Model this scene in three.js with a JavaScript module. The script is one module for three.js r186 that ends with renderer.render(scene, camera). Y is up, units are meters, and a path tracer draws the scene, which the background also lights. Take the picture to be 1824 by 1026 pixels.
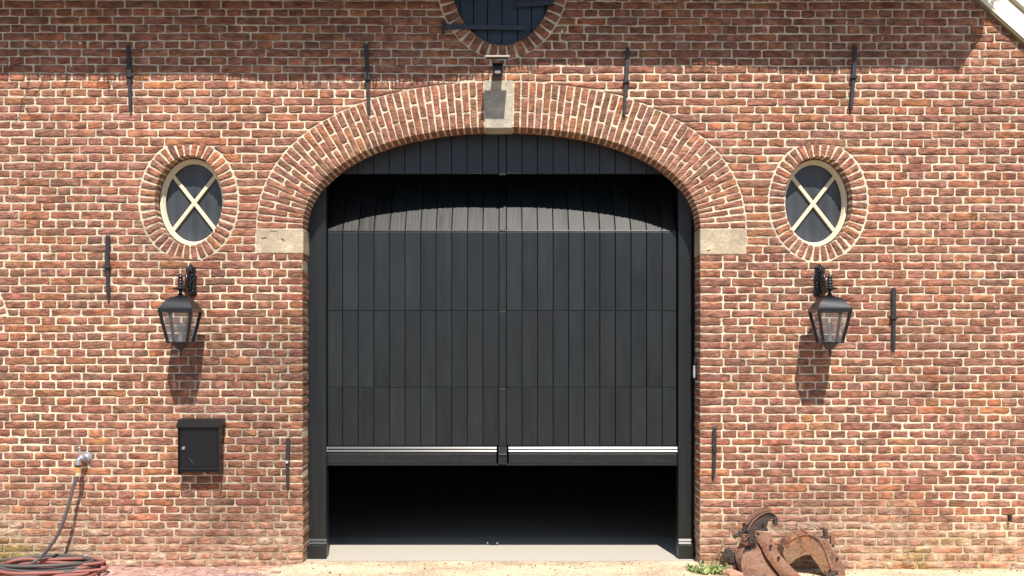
import * as THREE from 'three';
import { RoundedBoxGeometry } from 'three/addons/geometries/RoundedBoxGeometry.js';
import { mergeGeometries, toCreasedNormals } from 'three/addons/utils/BufferGeometryUtils.js';

// ------------------------------------------------------------------ camera, sky, sun, exposure
const W = 1824, H = 1026, S = 0.004, D = 7.5, EYE = 1.508, HORIZON = 628;
const scene = new THREE.Scene();
const camera = new THREE.PerspectiveCamera(2 * Math.atan((H / 2 * S) / D) * 180 / Math.PI, W / H, 0.1, 400);
camera.position.set(0, EYE, D);
camera.setViewOffset(W, H, 0, -(HORIZON - H / 2), W, H);
camera.updateProjectionMatrix();
scene.add(camera);

const SKY_STRENGTH = 0.82;
const SUN = new THREE.Vector3(0.15, 1.35, 1).normalize();
// hazy bright summer sky: pale near the horizon, soft blue overhead, a wide glow round the sun
{
  const w = 256, h = 128, d = new Float32Array(w * h * 4), dir = new THREE.Vector3();
  for (let j = 0; j < h; j++) for (let i = 0; i < w; i++) {
    const el = ((j + 0.5) / h - 0.5) * Math.PI, az = ((i + 0.5) / w - 0.5) * Math.PI * 2, k = (j * w + i) * 4;
    dir.set(Math.cos(el) * Math.cos(az), Math.sin(el), Math.cos(el) * Math.sin(az));
    const t = Math.pow(Math.max(0, Math.sin(el)), 0.55), g = Math.pow(Math.max(0, dir.dot(SUN)), 10) * 0.35;
    const c = el > 0 ? [0.56 - 0.36 * t, 0.65 - 0.31 * t, 0.76 - 0.14 * t] : [0.2, 0.185, 0.165];
    for (let q = 0; q < 3; q++) d[k + q] = SKY_STRENGTH * (c[q] + (el > 0 ? g * [1, 0.97, 0.9][q] : 0));
    d[k + 3] = 1;
  }
  const sky = new THREE.DataTexture(d, w, h, THREE.RGBAFormat, THREE.FloatType);
  sky.mapping = THREE.EquirectangularReflectionMapping; sky.magFilter = sky.minFilter = THREE.LinearFilter; sky.colorSpace = THREE.LinearSRGBColorSpace; sky.needsUpdate = true;
  scene.background = sky; scene.environment = sky;
}

const sun = new THREE.DirectionalLight(0xfff6eb, 5);
sun.position.copy(SUN).multiplyScalar(20);
sun.castShadow = true;
sun.shadow.mapSize.set(4096, 4096);
Object.assign(sun.shadow.camera, { left: -7, right: 7, top: 7, bottom: -7, near: 1, far: 40 });
sun.shadow.radius = 1;
scene.add(sun);

const renderer = new THREE.WebGLRenderer({ antialias: true });
renderer.setSize(1024, 576);
renderer.toneMapping = THREE.LinearToneMapping;
renderer.toneMappingExposure = 1.38;
renderer.shadowMap.enabled = true;

// ------------------------------------------------------------------ helpers
function mulberry(a) { return () => { a |= 0; a = a + 0x6D2B79F5 | 0; let t = Math.imul(a ^ a >>> 15, 1 | a); t = t + Math.imul(t ^ t >>> 7, 61 | t) ^ t; return ((t ^ t >>> 14) >>> 0) / 4294967296; }; }
const rnd = mulberry(20240611);
const rr = (a, b) => a + (b - a) * rnd();
const lerp = (a, b, t) => a + (b - a) * t;
const clamp = (v, a = 0, b = 1) => Math.min(b, Math.max(a, v));
const sstep = (a, b, v) => { const t = clamp((v - a) / (b - a)); return t * t * (3 - 2 * t); };
function hash(x, y) { let h = Math.imul(x, 374761393) + Math.imul(y, 668265263) | 0; h = Math.imul(h ^ h >>> 13, 1274126177); return ((h ^ h >>> 16) >>> 0) / 4294967296; }
function vnoise(x, y, px = 0, py = 0) {
  const xi = Math.floor(x), yi = Math.floor(y); let fx = x - xi, fy = y - yi;
  fx = fx * fx * (3 - 2 * fx); fy = fy * fy * (3 - 2 * fy);
  const m = (v, p) => p ? ((v % p) + p) % p : v;
  const a = hash(m(xi, px), m(yi, py)), b = hash(m(xi + 1, px), m(yi, py)), c = hash(m(xi, px), m(yi + 1, py)), d = hash(m(xi + 1, px), m(yi + 1, py));
  return lerp(lerp(a, b, fx), lerp(c, d, fx), fy);
}
function fbm(x, y, o = 4, px = 0, py = 0) { let s = 0, a = 0.5, t = 0; for (let i = 0; i < o; i++) { s += a * vnoise(x + i * 17 * (px ? 0 : 1), y + i * 31 * (py ? 0 : 1), px, py); t += a; a *= 0.5; x *= 2; y *= 2; px *= 2; py *= 2; } return s / t; }

const X = (px) => (px - 912) * S, Y = (py) => (1005 - py) * S;              // photograph to wall plane
const at = (px, py, z) => { const k = S * (1 - z / D); return new THREE.Vector3((px - 912) * k, EYE + (HORIZON - py) * k, z); };
const lin = (r, g, b) => new THREE.Color().setRGB(r / 255, g / 255, b / 255, THREE.SRGBColorSpace);

const used = {};
function numbered(n) { const k = used[n] = (used[n] ?? -1) + 1; return k ? `${n}_${String(k).padStart(3, '0')}` : n; }
function mesh(name, geometry, material, parent) {
  const m = new THREE.Mesh(geometry, material);
  m.name = numbered(name); m.castShadow = m.receiveShadow = true;
  (parent || scene).add(m); return m;
}
function group(name, parent, pos = [0, 0, 0]) { const g = new THREE.Group(); g.name = numbered(name); g.position.set(...pos); (parent || scene).add(g); return g; }
function tag(o, label, category, grp) { o.userData = { label, category }; if (grp) o.userData.group = grp; return o; }
function clean(g) { const q = g.index ? g.toNonIndexed() : g; for (const k of Object.keys(q.attributes)) if (!['position', 'normal', 'uv'].includes(k)) q.deleteAttribute(k); return q; }
const merge = (list) => mergeGeometries(list.map(clean));
function box(w, h, d, x, y, z, bev = 0) {
  const g = bev ? new RoundedBoxGeometry(w, h, d, 2, bev) : new THREE.BoxGeometry(w, h, d);
  g.translate(x, y, z); return g;
}
function tube(points, r, seg = 40, rad = 10) { return new THREE.TubeGeometry(new THREE.CatmullRomCurve3(points), seg, r, rad, false); }
function poly(pts, depth, bev = 0) {
  const s = new THREE.Shape(pts.map((p) => new THREE.Vector2(p[0], p[1])));
  return new THREE.ExtrudeGeometry(s, { depth: depth - 2 * bev, bevelEnabled: bev > 0, bevelSize: bev, bevelThickness: bev, bevelSegments: 2, bevelOffset: -bev, curveSegments: 24 });
}
function bead(x0, x1, y0, y1, z, tiltDeg) { // moulding strip with a sloping face, lower edge standing out
  const h = y1 - y0, o = h * Math.tan(tiltDeg * Math.PI / 180), g = poly([[0, h], [o + 0.003, 0.001], [o + 0.003, 0], [-0.012, 0], [-0.012, h]].map(([zz, y]) => [zz, y]), x1 - x0, 0);
  g.rotateY(-Math.PI / 2); g.translate(x1, y0, z); return g;
}
// ------------------------------------------------------------------ textures
function tex(w, h, f, { color = false, repeat = [1, 1], wrap = true } = {}) {
  const d = new Uint8Array(w * h * 4);
  for (let j = 0; j < h; j++) for (let i = 0; i < w; i++) {
    const c = f(i, j), k = (j * w + i) * 4;
    if (typeof c === 'number') d[k] = d[k + 1] = d[k + 2] = clamp(c) * 255; else { d[k] = clamp(c[0], 0, 255); d[k + 1] = clamp(c[1], 0, 255); d[k + 2] = clamp(c[2], 0, 255); }
    d[k + 3] = 255;
  }
  const t = new THREE.DataTexture(d, w, h);
  t.magFilter = THREE.LinearFilter; t.minFilter = THREE.LinearMipmapLinearFilter; t.generateMipmaps = true;
  if (wrap) t.wrapS = t.wrapT = THREE.RepeatWrapping;
  if (color) t.colorSpace = THREE.SRGBColorSpace;
  t.repeat.set(...repeat); t.needsUpdate = true; return t;
}
// hand-formed brick: creased, pitted; tile is 0.55 m wide
const crease = (u, v) => {            // slanting folds of hand-thrown clay
  const w = fbm(u * 6, v * 6, 3, 6, 6);
  const r = 1 - Math.abs(2 * fbm(u * 9 + w * 1.6, v * 26 + u * 0 + w * 2.2, 3, 9, 26) - 1);
  return Math.pow(r, 7);
};
const brickBump = tex(640, 640, (i, j) => { const u = i / 640, v = j / 640; return 0.62 + 0.5 * (fbm(u * 22, v * 30, 4, 22, 30) - 0.5) - 0.55 * crease(u, v); }, { repeat: [1 / 0.55, 1 / 0.55] });
const brickMap = tex(640, 640, (i, j) => {
  const u = i / 640, v = j / 640, n = fbm(u * 14, v * 18, 5, 14, 18), m = fbm(u * 5 + 0.3, v * 7, 3, 5, 7), c = crease(u, v), p = vnoise(u * 210, v * 210, 210, 210);
  const b = 222 + 120 * (n - 0.5) - 48 * c + 30 * (p - 0.5), o = 50 * sstep(0.56, 0.74, m);
  return [b + o * 0.3 + 8, b - o * 0.03, b - o * 0.3];
}, { color: true, repeat: [1 / 0.55, 1 / 0.55] });
// mortar: whole wall, metre coordinates; x -5..5, y -0.3..5.3
const mortarMap = tex(2048, 1148, (i, j) => {
  const x = -5 + 10 * i / 2048, y = -0.3 + 5.6 * j / 1148;
  const n = fbm(x * 2.1 + 40, y * 2.1, 3), f = fbm(x * 34 + 9, y * 34, 3), low = sstep(0.62, 0.12, y + 0.5 * (n - 0.5)), p = hash(i, j);
  const gm = sstep(0.25, 0.62, fbm((x * 250 + 912) / 90 + 11, (1005 - y * 250) / 70, 3)) * sstep(-2.65, -2.1, x) * sstep(-1.1, -1.7, x) * sstep(1.94, 1.46, y) * sstep(-0.1, 0.26, y);
  const k = 1 - 0.2 * gm + 0.24 * (n - 0.5) + 0.34 * (f - 0.5) + 0.07 * (p - 0.5);
  const alg = low * sstep(0.42, 0.62, fbm(x * 1.3 + 7, y * 3 + 3, 3));
  return [lerp(lerp(206, 178, low), 160, alg * 0.5) * k, lerp(lerp(193, 157, low), 146, alg * 0.5) * k, lerp(lerp(168, 132, low), 108, alg * 0.5) * k];
}, { color: true, wrap: false });
mortarMap.repeat.set(1 / 10, 1 / 5.6); mortarMap.offset.set(0.5, 0.3 / 5.6);
const grainBump = tex(512, 512, (i, j) => fbm(i / 512 * 46, j / 512 * 5, 4, 46, 5), { repeat: [1 / 0.4, 1 / 0.9] });
const paintMap = tex(512, 512, (i, j) => { const u = i / 512, v = j / 512, n = fbm(u * 30, v * 3, 4, 30, 3), m = fbm(u * 5, v * 5, 4, 5, 5), d = sstep(0.6, 0.8, fbm(u * 12, v * 4 + 0.5, 3, 12, 4)), b = 188 + 90 * (n - 0.5) + 80 * (m - 0.5) + 46 * d; return [b, b - 1, b - 3 * d]; }, { color: true, repeat: [1 / 1.3, 1 / 1.7] });
const paintRough = tex(256, 256, (i, j) => { const v = 225 + 60 * (fbm(i / 256 * 20, j / 256 * 4, 3, 20, 4) - 0.5); return [v, v, v]; }, { repeat: [1 / 0.8, 1 / 1.1] });
const roughBump = tex(512, 512, (i, j) => fbm(i / 512 * 24, j / 512 * 24, 5, 24, 24), { repeat: [1 / 0.3, 1 / 0.3] });
const stoneMap = tex(512, 512, (i, j) => { const u = i / 512, v = j / 512, n = fbm(u * 6, v * 6, 5, 6, 6), p = fbm(u * 50, v * 50, 2, 50, 50), b = 196 + 70 * (n - 0.5) + 30 * (p - 0.5); return [b - 6, b - 14, b - 30 - 18 * (n - 0.5)]; }, { color: true, repeat: [1 / 0.5, 1 / 0.5] });
const rustMap = tex(512, 512, (i, j) => {
  const u = i / 512, v = j / 512, n = fbm(u * 7, v * 7, 5, 7, 7), m = fbm(u * 4 + 0.5, v * 5, 4, 4, 5), p = fbm(u * 60, v * 60, 2, 60, 60);
  const t = sstep(0.35, 0.68, n), k = 1 + 0.3 * (p - 0.5) - 0.2 * sstep(0.6, 0.75, fbm(u * 16, v * 16, 3, 16, 16)), e = sstep(0.52, 0.66, m);
  return [lerp(lerp(126, 140, t), 134, e) * k, lerp(lerp(104, 108, t), 113, e) * k, lerp(lerp(92, 88, t), 97, e) * k];
}, { color: true, repeat: [1 / 0.45, 1 / 0.45] });
const groundMap = tex(1024, 1024, (i, j) => {
  const u = i / 1024, v = j / 1024, n = fbm(u * 8, v * 8, 5, 8, 8), p = fbm(u * 120, v * 120, 2, 120, 120), k = 1 + 0.34 * (n - 0.5) + 0.42 * (p - 0.5), g = hash(i, j) > 0.985 ? 0.72 : 1;
  return [206 * k * g, 185 * k * g, 154 * k * g];
}, { color: true, repeat: [1 / 1.6, 1 / 1.6] });
const thatchMap = tex(256, 256, (i, j) => { const b = 105 + 110 * (fbm(i / 256 * 60, j / 256 * 4, 3, 60, 4) - 0.5); return [b, b * 0.88, b * 0.68]; }, { color: true, repeat: [2, 2] });

// ------------------------------------------------------------------ materials
const std = (o) => new THREE.MeshStandardMaterial(o);
const M = {
  brick: std({ vertexColors: true, map: brickMap, bumpMap: brickBump, bumpScale: 0.006, roughness: 0.92 }),
  mortar: std({ map: mortarMap, bumpMap: roughBump, bumpScale: 0.006, roughness: 0.97 }),
  stone: std({ map: stoneMap, color: lin(244, 235, 220), bumpMap: roughBump, bumpScale: 0.003, roughness: 0.9 }),
  keystone: std({ map: stoneMap, color: lin(240, 240, 236), bumpMap: roughBump, bumpScale: 0.003, roughness: 0.9 }),
  door: new THREE.MeshPhysicalMaterial({ color: new THREE.Color(0.0095, 0.0150, 0.0160), map: paintMap, ior: 1.6, roughness: 0.44, roughnessMap: paintRough, bumpMap: grainBump, bumpScale: 0.0006 }),
  doorTrim: std({ color: new THREE.Color(0.010, 0.0155, 0.0165), roughness: 0.3 }),
  gap: std({ color: new THREE.Color(0.008, 0.009, 0.01), roughness: 0.8 }),
  seal: std({ color: new THREE.Color(0.012, 0.012, 0.013), roughness: 0.6 }),
  hatch: std({ color: new THREE.Color(0.022, 0.048, 0.075), roughness: 0.6, bumpMap: grainBump, bumpScale: 0.0025 }),
  hatchIron: std({ color: new THREE.Color(0.026, 0.042, 0.065), roughness: 0.55 }),
  iron: std({ color: new THREE.Color(0.022, 0.023, 0.027), roughness: 0.5, bumpMap: roughBump, bumpScale: 0.002 }),
  blackPaint: std({ color: new THREE.Color(0.011, 0.012, 0.014), roughness: 0.28 }),
  lanternRoof: std({ color: new THREE.Color(0.008, 0.010, 0.014), roughness: 0.42 }),
  box: std({ color: new THREE.Color(0.0035, 0.0035, 0.0045), roughness: 0.42 }),
  glass: new THREE.MeshPhysicalMaterial({ color: 0xffffff, transmission: 1, thickness: 0, roughness: 0.03, ior: 1.45 }),
  lanternGlass: new THREE.MeshPhysicalMaterial({ color: lin(232, 234, 236), transmission: 0.93, thickness: 0, roughness: 0.05, ior: 1.6 }),
  frosted: new THREE.MeshPhysicalMaterial({ color: lin(214, 216, 214), transmission: 0.75, thickness: 0, roughness: 0.3 }),
  windowGlass: new THREE.MeshPhysicalMaterial({ map: paintMap, color: new THREE.Color(0.082, 0.098, 0.116), roughness: 0.5, clearcoat: 0.4, clearcoatRoughness: 0.12, bumpMap: roughBump, bumpScale: 0.0006 }),
  cream: std({ color: lin(228, 219, 188), roughness: 0.55, bumpMap: roughBump, bumpScale: 0.0015 }),
  barge: std({ color: lin(240, 234, 212), roughness: 0.5 }),
  bargeTrim: std({ color: lin(122, 116, 92), roughness: 0.7 }),
  concrete: std({ color: lin(184, 178, 166), roughness: 0.9, bumpMap: roughBump, bumpScale: 0.003 }),
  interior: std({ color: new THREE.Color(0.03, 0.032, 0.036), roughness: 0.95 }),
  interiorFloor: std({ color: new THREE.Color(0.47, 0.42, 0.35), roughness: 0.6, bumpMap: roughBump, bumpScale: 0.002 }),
  chrome: std({ color: lin(176, 179, 186), metalness: 0.55, roughness: 0.34 }),
  steel: std({ color: lin(235, 238, 245), metalness: 0.7, roughness: 0.3 }),
  lockSteel: std({ color: lin(150, 152, 156), metalness: 0.4, roughness: 0.4 }),
  brass: std({ color: lin(214, 168, 92), metalness: 0.3, roughness: 0.4 }),
  plasticCream: std({ color: lin(220, 205, 160), roughness: 0.5 }),
  hoseDark: std({ color: lin(86, 82, 80), roughness: 0.5, bumpMap: roughBump, bumpScale: 0.001 }),
  hoseRed: std({ color: lin(150, 94, 84), roughness: 0.5, bumpMap: roughBump, bumpScale: 0.001 }),
  rust: std({ map: rustMap, color: lin(255, 234, 226), roughness: 0.85, bumpMap: roughBump, bumpScale: 0.0045 }),
  rustRed: std({ map: rustMap, color: lin(255, 226, 212), roughness: 0.85, bumpMap: roughBump, bumpScale: 0.0045 }),
  rustOrange: std({ map: rustMap, color: new THREE.Color(1.2, 1.02, 0.84), roughness: 0.85, bumpMap: roughBump, bumpScale: 0.0045 }),
  rustDark: std({ map: rustMap, color: lin(128, 132, 145), roughness: 0.6, bumpMap: roughBump, bumpScale: 0.006 }),
  ground: std({ map: groundMap, vertexColors: true, bumpMap: roughBump, bumpScale: 0.006, roughness: 0.97 }),
  thatch: std({ map: thatchMap, roughness: 1 }),
  straw: std({ color: lin(120, 100, 72), roughness: 1, side: THREE.DoubleSide }),
  holder: std({ color: lin(120, 120, 118), roughness: 0.5 }),
  panel: std({ color: lin(196, 182, 160), roughness: 0.6 }),
  white: std({ color: lin(238, 234, 224), roughness: 0.4 }),
  leaf: std({ color: new THREE.Color(0.12, 0.19, 0.05), roughness: 0.7, side: THREE.DoubleSide }),
  leafPale: std({ color: new THREE.Color(0.3, 0.34, 0.12), roughness: 0.7, side: THREE.DoubleSide }),
  grass: std({ color: new THREE.Color(0.19, 0.2, 0.055), roughness: 0.8, side: THREE.DoubleSide }),
  grassDry: std({ color: new THREE.Color(0.36, 0.3, 0.13), roughness: 0.8, side: THREE.DoubleSide }),
  twig: std({ color: lin(150, 112, 84), roughness: 0.9 }),
  scratch: std({ color: lin(74, 76, 82), roughness: 0.6 }),
};

M.planks = [M.door, M.door.clone(), M.door.clone(), M.door.clone()];
M.planks[1].color.multiplyScalar(1.14); M.planks[1].roughness = 0.47; M.planks[2].color.multiplyScalar(0.9); M.planks[2].roughness = 0.425; M.planks[3].roughness = 0.455;

// ------------------------------------------------------------------ layout of the wall, in photograph pixels on the wall plane
const ARCH = { cx: 893, y0: 408, ai: 354, bi: 181, ni: 2.15, ao: 435.5, bo: 263, no: 2.2 };
const superE = (a, b, n, t) => { const c = Math.cos(t), s = Math.sin(t); return [ARCH.cx + a * Math.sign(c) * Math.pow(Math.abs(c), 2 / n), ARCH.y0 - b * Math.pow(Math.abs(s), 2 / n)]; };
const OVALS = [
  { cx: 336, cy: 357, ai: 60.5, bi: 79.5, ao: 88.5, bo: 108.5, n: 41 },
  { cx: 1458, cy: 358.5, ai: 60.5, bi: 79.5, ao: 88.5, bo: 108.5, n: 41 },
  { cx: 895, cy: -42, ai: 91, bi: 122.5, ao: 118, bo: 147, n: 46 },
];
const SIDE = { cx: -82, cy: 576, ri: 68, ro: 96 };
const verge = (px) => 0.893 * (px - 1743);                 // lower edge of the barge board
function keepOut(px, py, m = 1.6) {                        // where the plain coursing may not go
  const dx = px - ARCH.cx;
  if (py <= ARCH.y0 + 1) { if (Math.pow(Math.abs(dx) / (ARCH.ao + m), ARCH.no) + Math.pow(Math.max(0, ARCH.y0 - py) / (ARCH.bo + m), ARCH.no) < 1) return true; }
  else if (py < 451) { if (px > 456 - m && px < 1330 + m) return true; }
  else if (px > 539.5 && px < 1247) return true;
  for (const o of OVALS) { const u = (px - o.cx) / (o.ao + m), v = (py - o.cy) / (o.bo + m); if (u * u + v * v < 1) return true; }
  { const u = px - SIDE.cx, v = py - SIDE.cy; if (v < 0 ? u * u + v * v < (SIDE.ro + m) ** 2 : Math.abs(u) < SIDE.ri && py < 1010) return true; }
  return py < verge(px) - 26;
}
const baseLine = (px) => 1008 + 9 * sstep(1150, 1500, px);  // foot of the wall

// ------------------------------------------------------------------ brick builder
const PAL = [[162, 114, 90, 6], [157, 111, 88, 5], [164, 117, 93, 5], [167, 121, 97, 3], [168, 116, 85, 3], [175, 123, 87, 1.4], [154, 112, 91, 3], [147, 108, 89, 1.1], [140, 102, 85, 0.3], [163, 111, 85, 3], [157, 116, 96, 2.2]];
const PSUM = PAL.reduce((s, p) => s + p[3], 0);
const grime = (x, y) => sstep(0.25, 0.62, fbm(x / 90 + 11, y / 70, 3)) * sstep(250, 380, x) * sstep(640, 480, x) * sstep(520, 640, y) * sstep(1040, 940, y);   // old dirt beside the left jamb and the letter box
function brickColour(px, py) {
  let k = rnd() * PSUM, i = 0; while (k > PAL[i][3]) k -= PAL[i++][3];
  const v = rr(0.965, 1.035) * (1 - 0.16 * grime(px, py)) * (0.92 + 0.24 * fbm(px / 210, py / 130, 3));
  return PAL[i].slice(0, 3).map((c) => c * v + rr(-4, 4));
}
const lowAt = (px, py) => sstep(868, 965, py + 90 * (fbm(px / 120 + 5, py / 60, 3) - 0.5));
function newB() { return { p: [], c: [], u: [], i: [] }; }
function addBrick(B, pts, { zf = 0, depth = 0.04, bevel = 0.0045, colour, low = true, gap = 0.1 } = {}) {
  // pts: outline in photograph pixels on the wall plane
  const out = [];
  const n = pts.length;
  let area = 0; for (let i = 0; i < n; i++) { const a = pts[i], b = pts[(i + 1) % n]; area += a[0] * b[1] - b[0] * a[1]; }
  const P = area > 0 ? pts.slice().reverse() : pts;        // counter-clockwise seen from the front (y up)
  for (let i = 0; i < n; i++) {
    const a = P[(i + n - 1) % n], b = P[i], c = P[(i + 1) % n];
    const la = Math.hypot(a[0] - b[0], a[1] - b[1]), lc = Math.hypot(c[0] - b[0], c[1] - b[1]);
    const ra = Math.min(rr(0.6, 2.9), la * 0.35), rc = Math.min(rr(0.6, 2.9), lc * 0.35);
    out.push([b[0] + (a[0] - b[0]) / la * ra, b[1] + (a[1] - b[1]) / la * ra], [b[0] + (c[0] - b[0]) / lc * rc, b[1] + (c[1] - b[1]) / lc * rc]);
    const m = Math.floor(lc / 15); for (let k = 1; k <= m; k++) { const t = k / (m + 1); if (lc > 12) out.push([lerp(b[0], c[0], t) + rr(-0.6, 0.6), lerp(b[1], c[1], t) + rr(-0.85, 0.85)]); }
  }
  const N = out.length; let mx = 0, my = 0; for (const o of out) { mx += o[0] / N; my += o[1] / N; }
  const base = B.p.length / 3, c0 = colour || brickColour(mx, my), du = rr(0, 5), dv = rr(0, 5);
  const tx = rr(-0.022, 0.022), ty = rr(-0.034, 0.034);
  const span = Math.max(...out.map((o) => Math.abs(o[0] - mx)));
  const vert = (x, y, z, mixM) => {
    B.p.push(X(x), Y(y), z); B.u.push(X(x) + du, Y(y) + dv + z);
    let [r, g, b] = c0; const t = 1 + 0.2 * (vnoise(x / 9 + 50, y / 9) - 0.5), gr = 0.3 * sstep(0.45, 0.75, vnoise(x / 13 + 7, y / 8 + 70)); r *= t; g *= t; b *= t; r = lerp(r, 138, gr); g = lerp(g, 106, gr); b = lerp(b, 92, gr);
    if (low) {
      const w = lowAt(x, y);
      if (w > 0) {
        const f = fbm(x / 26, y / 12, 3), lime = sstep(0.58, 0.72, fbm(x / 22 + 90, y / 13, 3)) * w, alg = sstep(0.45, 0.62, fbm(x / 90 + 3, y / 40, 3)) * sstep(935, 985, y) * (px_alg(x));
        const k = w * (0.3 + 0.62 * f); r = lerp(r, 190, k); g = lerp(g, 154, k); b = lerp(b, 128, k);
        r = lerp(r, 226, lime * 0.8); g = lerp(g, 212, lime * 0.8); b = lerp(b, 184, lime * 0.8);
        r = lerp(r, 150, alg * 0.7); g = lerp(g, 138, alg * 0.7); b = lerp(b, 62, alg * 0.7);
      }
    }
    r = lerp(r, 205, mixM); g = lerp(g, 186, mixM); b = lerp(b, 158, mixM);
    const q = lin(clamp(r, 20, 250), clamp(g, 15, 250), clamp(b, 12, 250)); B.c.push(q.r, q.g, q.b);
  };
  const rings = [];
  const ring = (f) => { rings.push(B.p.length / 3); out.forEach(f); };
  ring((o) => vert(o[0], o[1], -depth, 0));
  if (depth > 0.06) ring((o) => vert(o[0], o[1], zf - bevel - 0.014, 0));
  ring((o) => vert(o[0], o[1], zf - bevel + rr(-0.001, 0.001), rr(0, gap)));
  const inz = out.map(() => rr(-0.0012, 0.0012));
  ring((o, i) => { const dx = mx - o[0], dy = my - o[1], sx = Math.min(1.7, Math.abs(dx) * 0.3), sy = Math.min(1.5, Math.abs(dy) * 0.32); const x = o[0] + Math.sign(dx) * sx, y = o[1] + Math.sign(dy) * sy; vert(x, y, zf + inz[i] + tx * (x - mx) * S * 0.5 + ty * (y - my) * S, rr(0, gap * 0.35)); });
  for (let k = 0; k + 1 < rings.length; k++) for (let i = 0; i < N; i++) { const j = (i + 1) % N, a = rings[k] + i, b = rings[k] + j, c = rings[k + 1] + i, d = rings[k + 1] + j; B.i.push(a, b, d, a, d, c); }
  const top = rings[rings.length - 1], ctr = B.p.length / 3;
  vert(mx, my, zf + rr(0, 0.0018), 0);
  for (let i = 0; i < N; i++) B.i.push(top + i, top + (i + 1) % N, ctr);
  return span;
}
const px_alg = (x) => Math.max(sstep(150, 60, x), sstep(1560, 1680, x), 0.25 * sstep(330, 240, x));
function geoB(B) {
  const g = new THREE.BufferGeometry();
  g.setAttribute('position', new THREE.Float32BufferAttribute(B.p, 3));
  g.setAttribute('color', new THREE.Float32BufferAttribute(B.c, 3));
  g.setAttribute('uv', new THREE.Float32BufferAttribute(B.u, 2));
  g.setIndex(B.i); g.computeVertexNormals(); return g;
}

// ------------------------------------------------------------------ the barn
const barn = group('barn');
tag(barn, 'old red brick barn front with an arched garage door and oval windows', 'barn');

// mortar body of the wall with its openings
{
  const s = new THREE.Shape();
  const xr = 2180, xl = -330;
  s.moveTo(X(xl), -0.35); s.lineTo(X(xr), -0.35); s.lineTo(X(xr), Y(verge(xr) - 26)); s.lineTo(X(1540), Y(verge(1540) - 26)); s.lineTo(X(xl), Y(verge(1540) - 26)); s.closePath();
  const arch = new THREE.Path(); const pts = [];
  for (let i = 0; i <= 60; i++) pts.push(superE(ARCH.ai + 1.2, ARCH.bi + 1.2, ARCH.ni, Math.PI * i / 60));
  arch.moveTo(X(540), -0.3); arch.lineTo(X(1247.8), -0.3); for (const p of pts) arch.lineTo(X(p[0]), Y(p[1])); arch.lineTo(X(538.2), -0.3); arch.closePath();
  s.holes.push(arch);
  for (const o of OVALS) { const h = new THREE.Path(); h.absellipse(X(o.cx), Y(o.cy), (o.ai + 1) * S, (o.bi + 1) * S, 0, Math.PI * 2, false); s.holes.push(h); }
  const sd = new THREE.Path(); sd.moveTo(X(SIDE.cx - SIDE.ri), -0.3); sd.lineTo(X(SIDE.cx + SIDE.ri), -0.3); sd.absarc(X(SIDE.cx), Y(SIDE.cy), SIDE.ri * S, 0, Math.PI, false); sd.closePath(); s.holes.push(sd);
  const g = new THREE.ExtrudeGeometry(s, { depth: 0.24, bevelEnabled: false, curveSegments: 64 });
  g.translate(0, 0, -0.2455);
  mesh('wall', g, M.mortar, barn);
}

{ // dark inner leaf of the wall, with the square door opening and the window openings
  const s = new THREE.Shape(); s.moveTo(X(-330), -0.35); s.lineTo(X(2180), -0.35); s.lineTo(X(2180), Y(350)); s.lineTo(X(1500), Y(-240)); s.lineTo(X(-330), Y(-240)); s.closePath();
  const h = new THREE.Path(); h.moveTo(X(570), -0.3); h.lineTo(X(1222), -0.3); h.lineTo(X(1222), 2.88); h.lineTo(X(570), 2.88); h.closePath(); s.holes.push(h);
  const g = new THREE.ExtrudeGeometry(s, { depth: 0.09, bevelEnabled: false }); g.translate(0, 0, -0.338); mesh('inner_leaf', g, M.gap, barn);
}

// coursing: course centres measured down the wall
const CTRL = [[-16, -222], [0, 7.5], [16, 237], [34, 500.5], [36, 528], [52, 757], [54, 785.5], [62, 894], [70, 1004], [73, 1045]];
const rowC = (k) => { for (let i = 0; i + 1 < CTRL.length; i++) if (k <= CTRL[i + 1][0]) { const [a, ya] = CTRL[i], [b, yb] = CTRL[i + 1]; return lerp(ya, yb, (k - a) / (b - a)); } return 1045; };
const singles = [], rest = [];
function clipPoly(pts) {
  // dense outline, then keep the stretch outside the openings
  const dense = [];
  for (let i = 0; i < pts.length; i++) { const a = pts[i], b = pts[(i + 1) % pts.length], m = Math.max(2, Math.ceil(Math.hypot(a[0] - b[0], a[1] - b[1]) / 3)); for (let k = 0; k < m; k++) dense.push([lerp(a[0], b[0], k / m), lerp(a[1], b[1], k / m), k === 0]); }
  const ins = dense.map((p) => keepOut(p[0], p[1]));
  if (!ins.some((v) => v)) return pts;
  if (ins.every((v) => v)) return null;
  const out = [];
  for (let i = 0; i < dense.length; i++) {
    const j = (i + 1) % dense.length;
    if (!ins[i] && dense[i][2]) out.push([dense[i][0], dense[i][1]]);
    if (ins[i] !== ins[j]) { let a = dense[i], b = dense[j]; for (let k = 0; k < 8; k++) { const m = [(a[0] + b[0]) / 2, (a[1] + b[1]) / 2]; if (keepOut(m[0], m[1]) === ins[i]) a = m; else b = m; } out.push([a[0], a[1]]); }
  }
  const res = out.filter((p, i) => { const q = out[(i + 1) % out.length]; return Math.hypot(p[0] - q[0], p[1] - q[1]) > 1.2; });
  return res.length >= 3 ? res : null;
}
const areaOf = (p) => Math.abs(p.reduce((s, a, i) => { const b = p[(i + 1) % p.length]; return s + a[0] * b[1] - b[0] * a[1]; }, 0)) / 2;
const tilt = (x) => 3 * x / W;
const wob = (k, x) => 1.25 * (fbm(x / 95 + k * 7.3, k * 3.1, 2) - 0.5) * 2;
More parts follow.
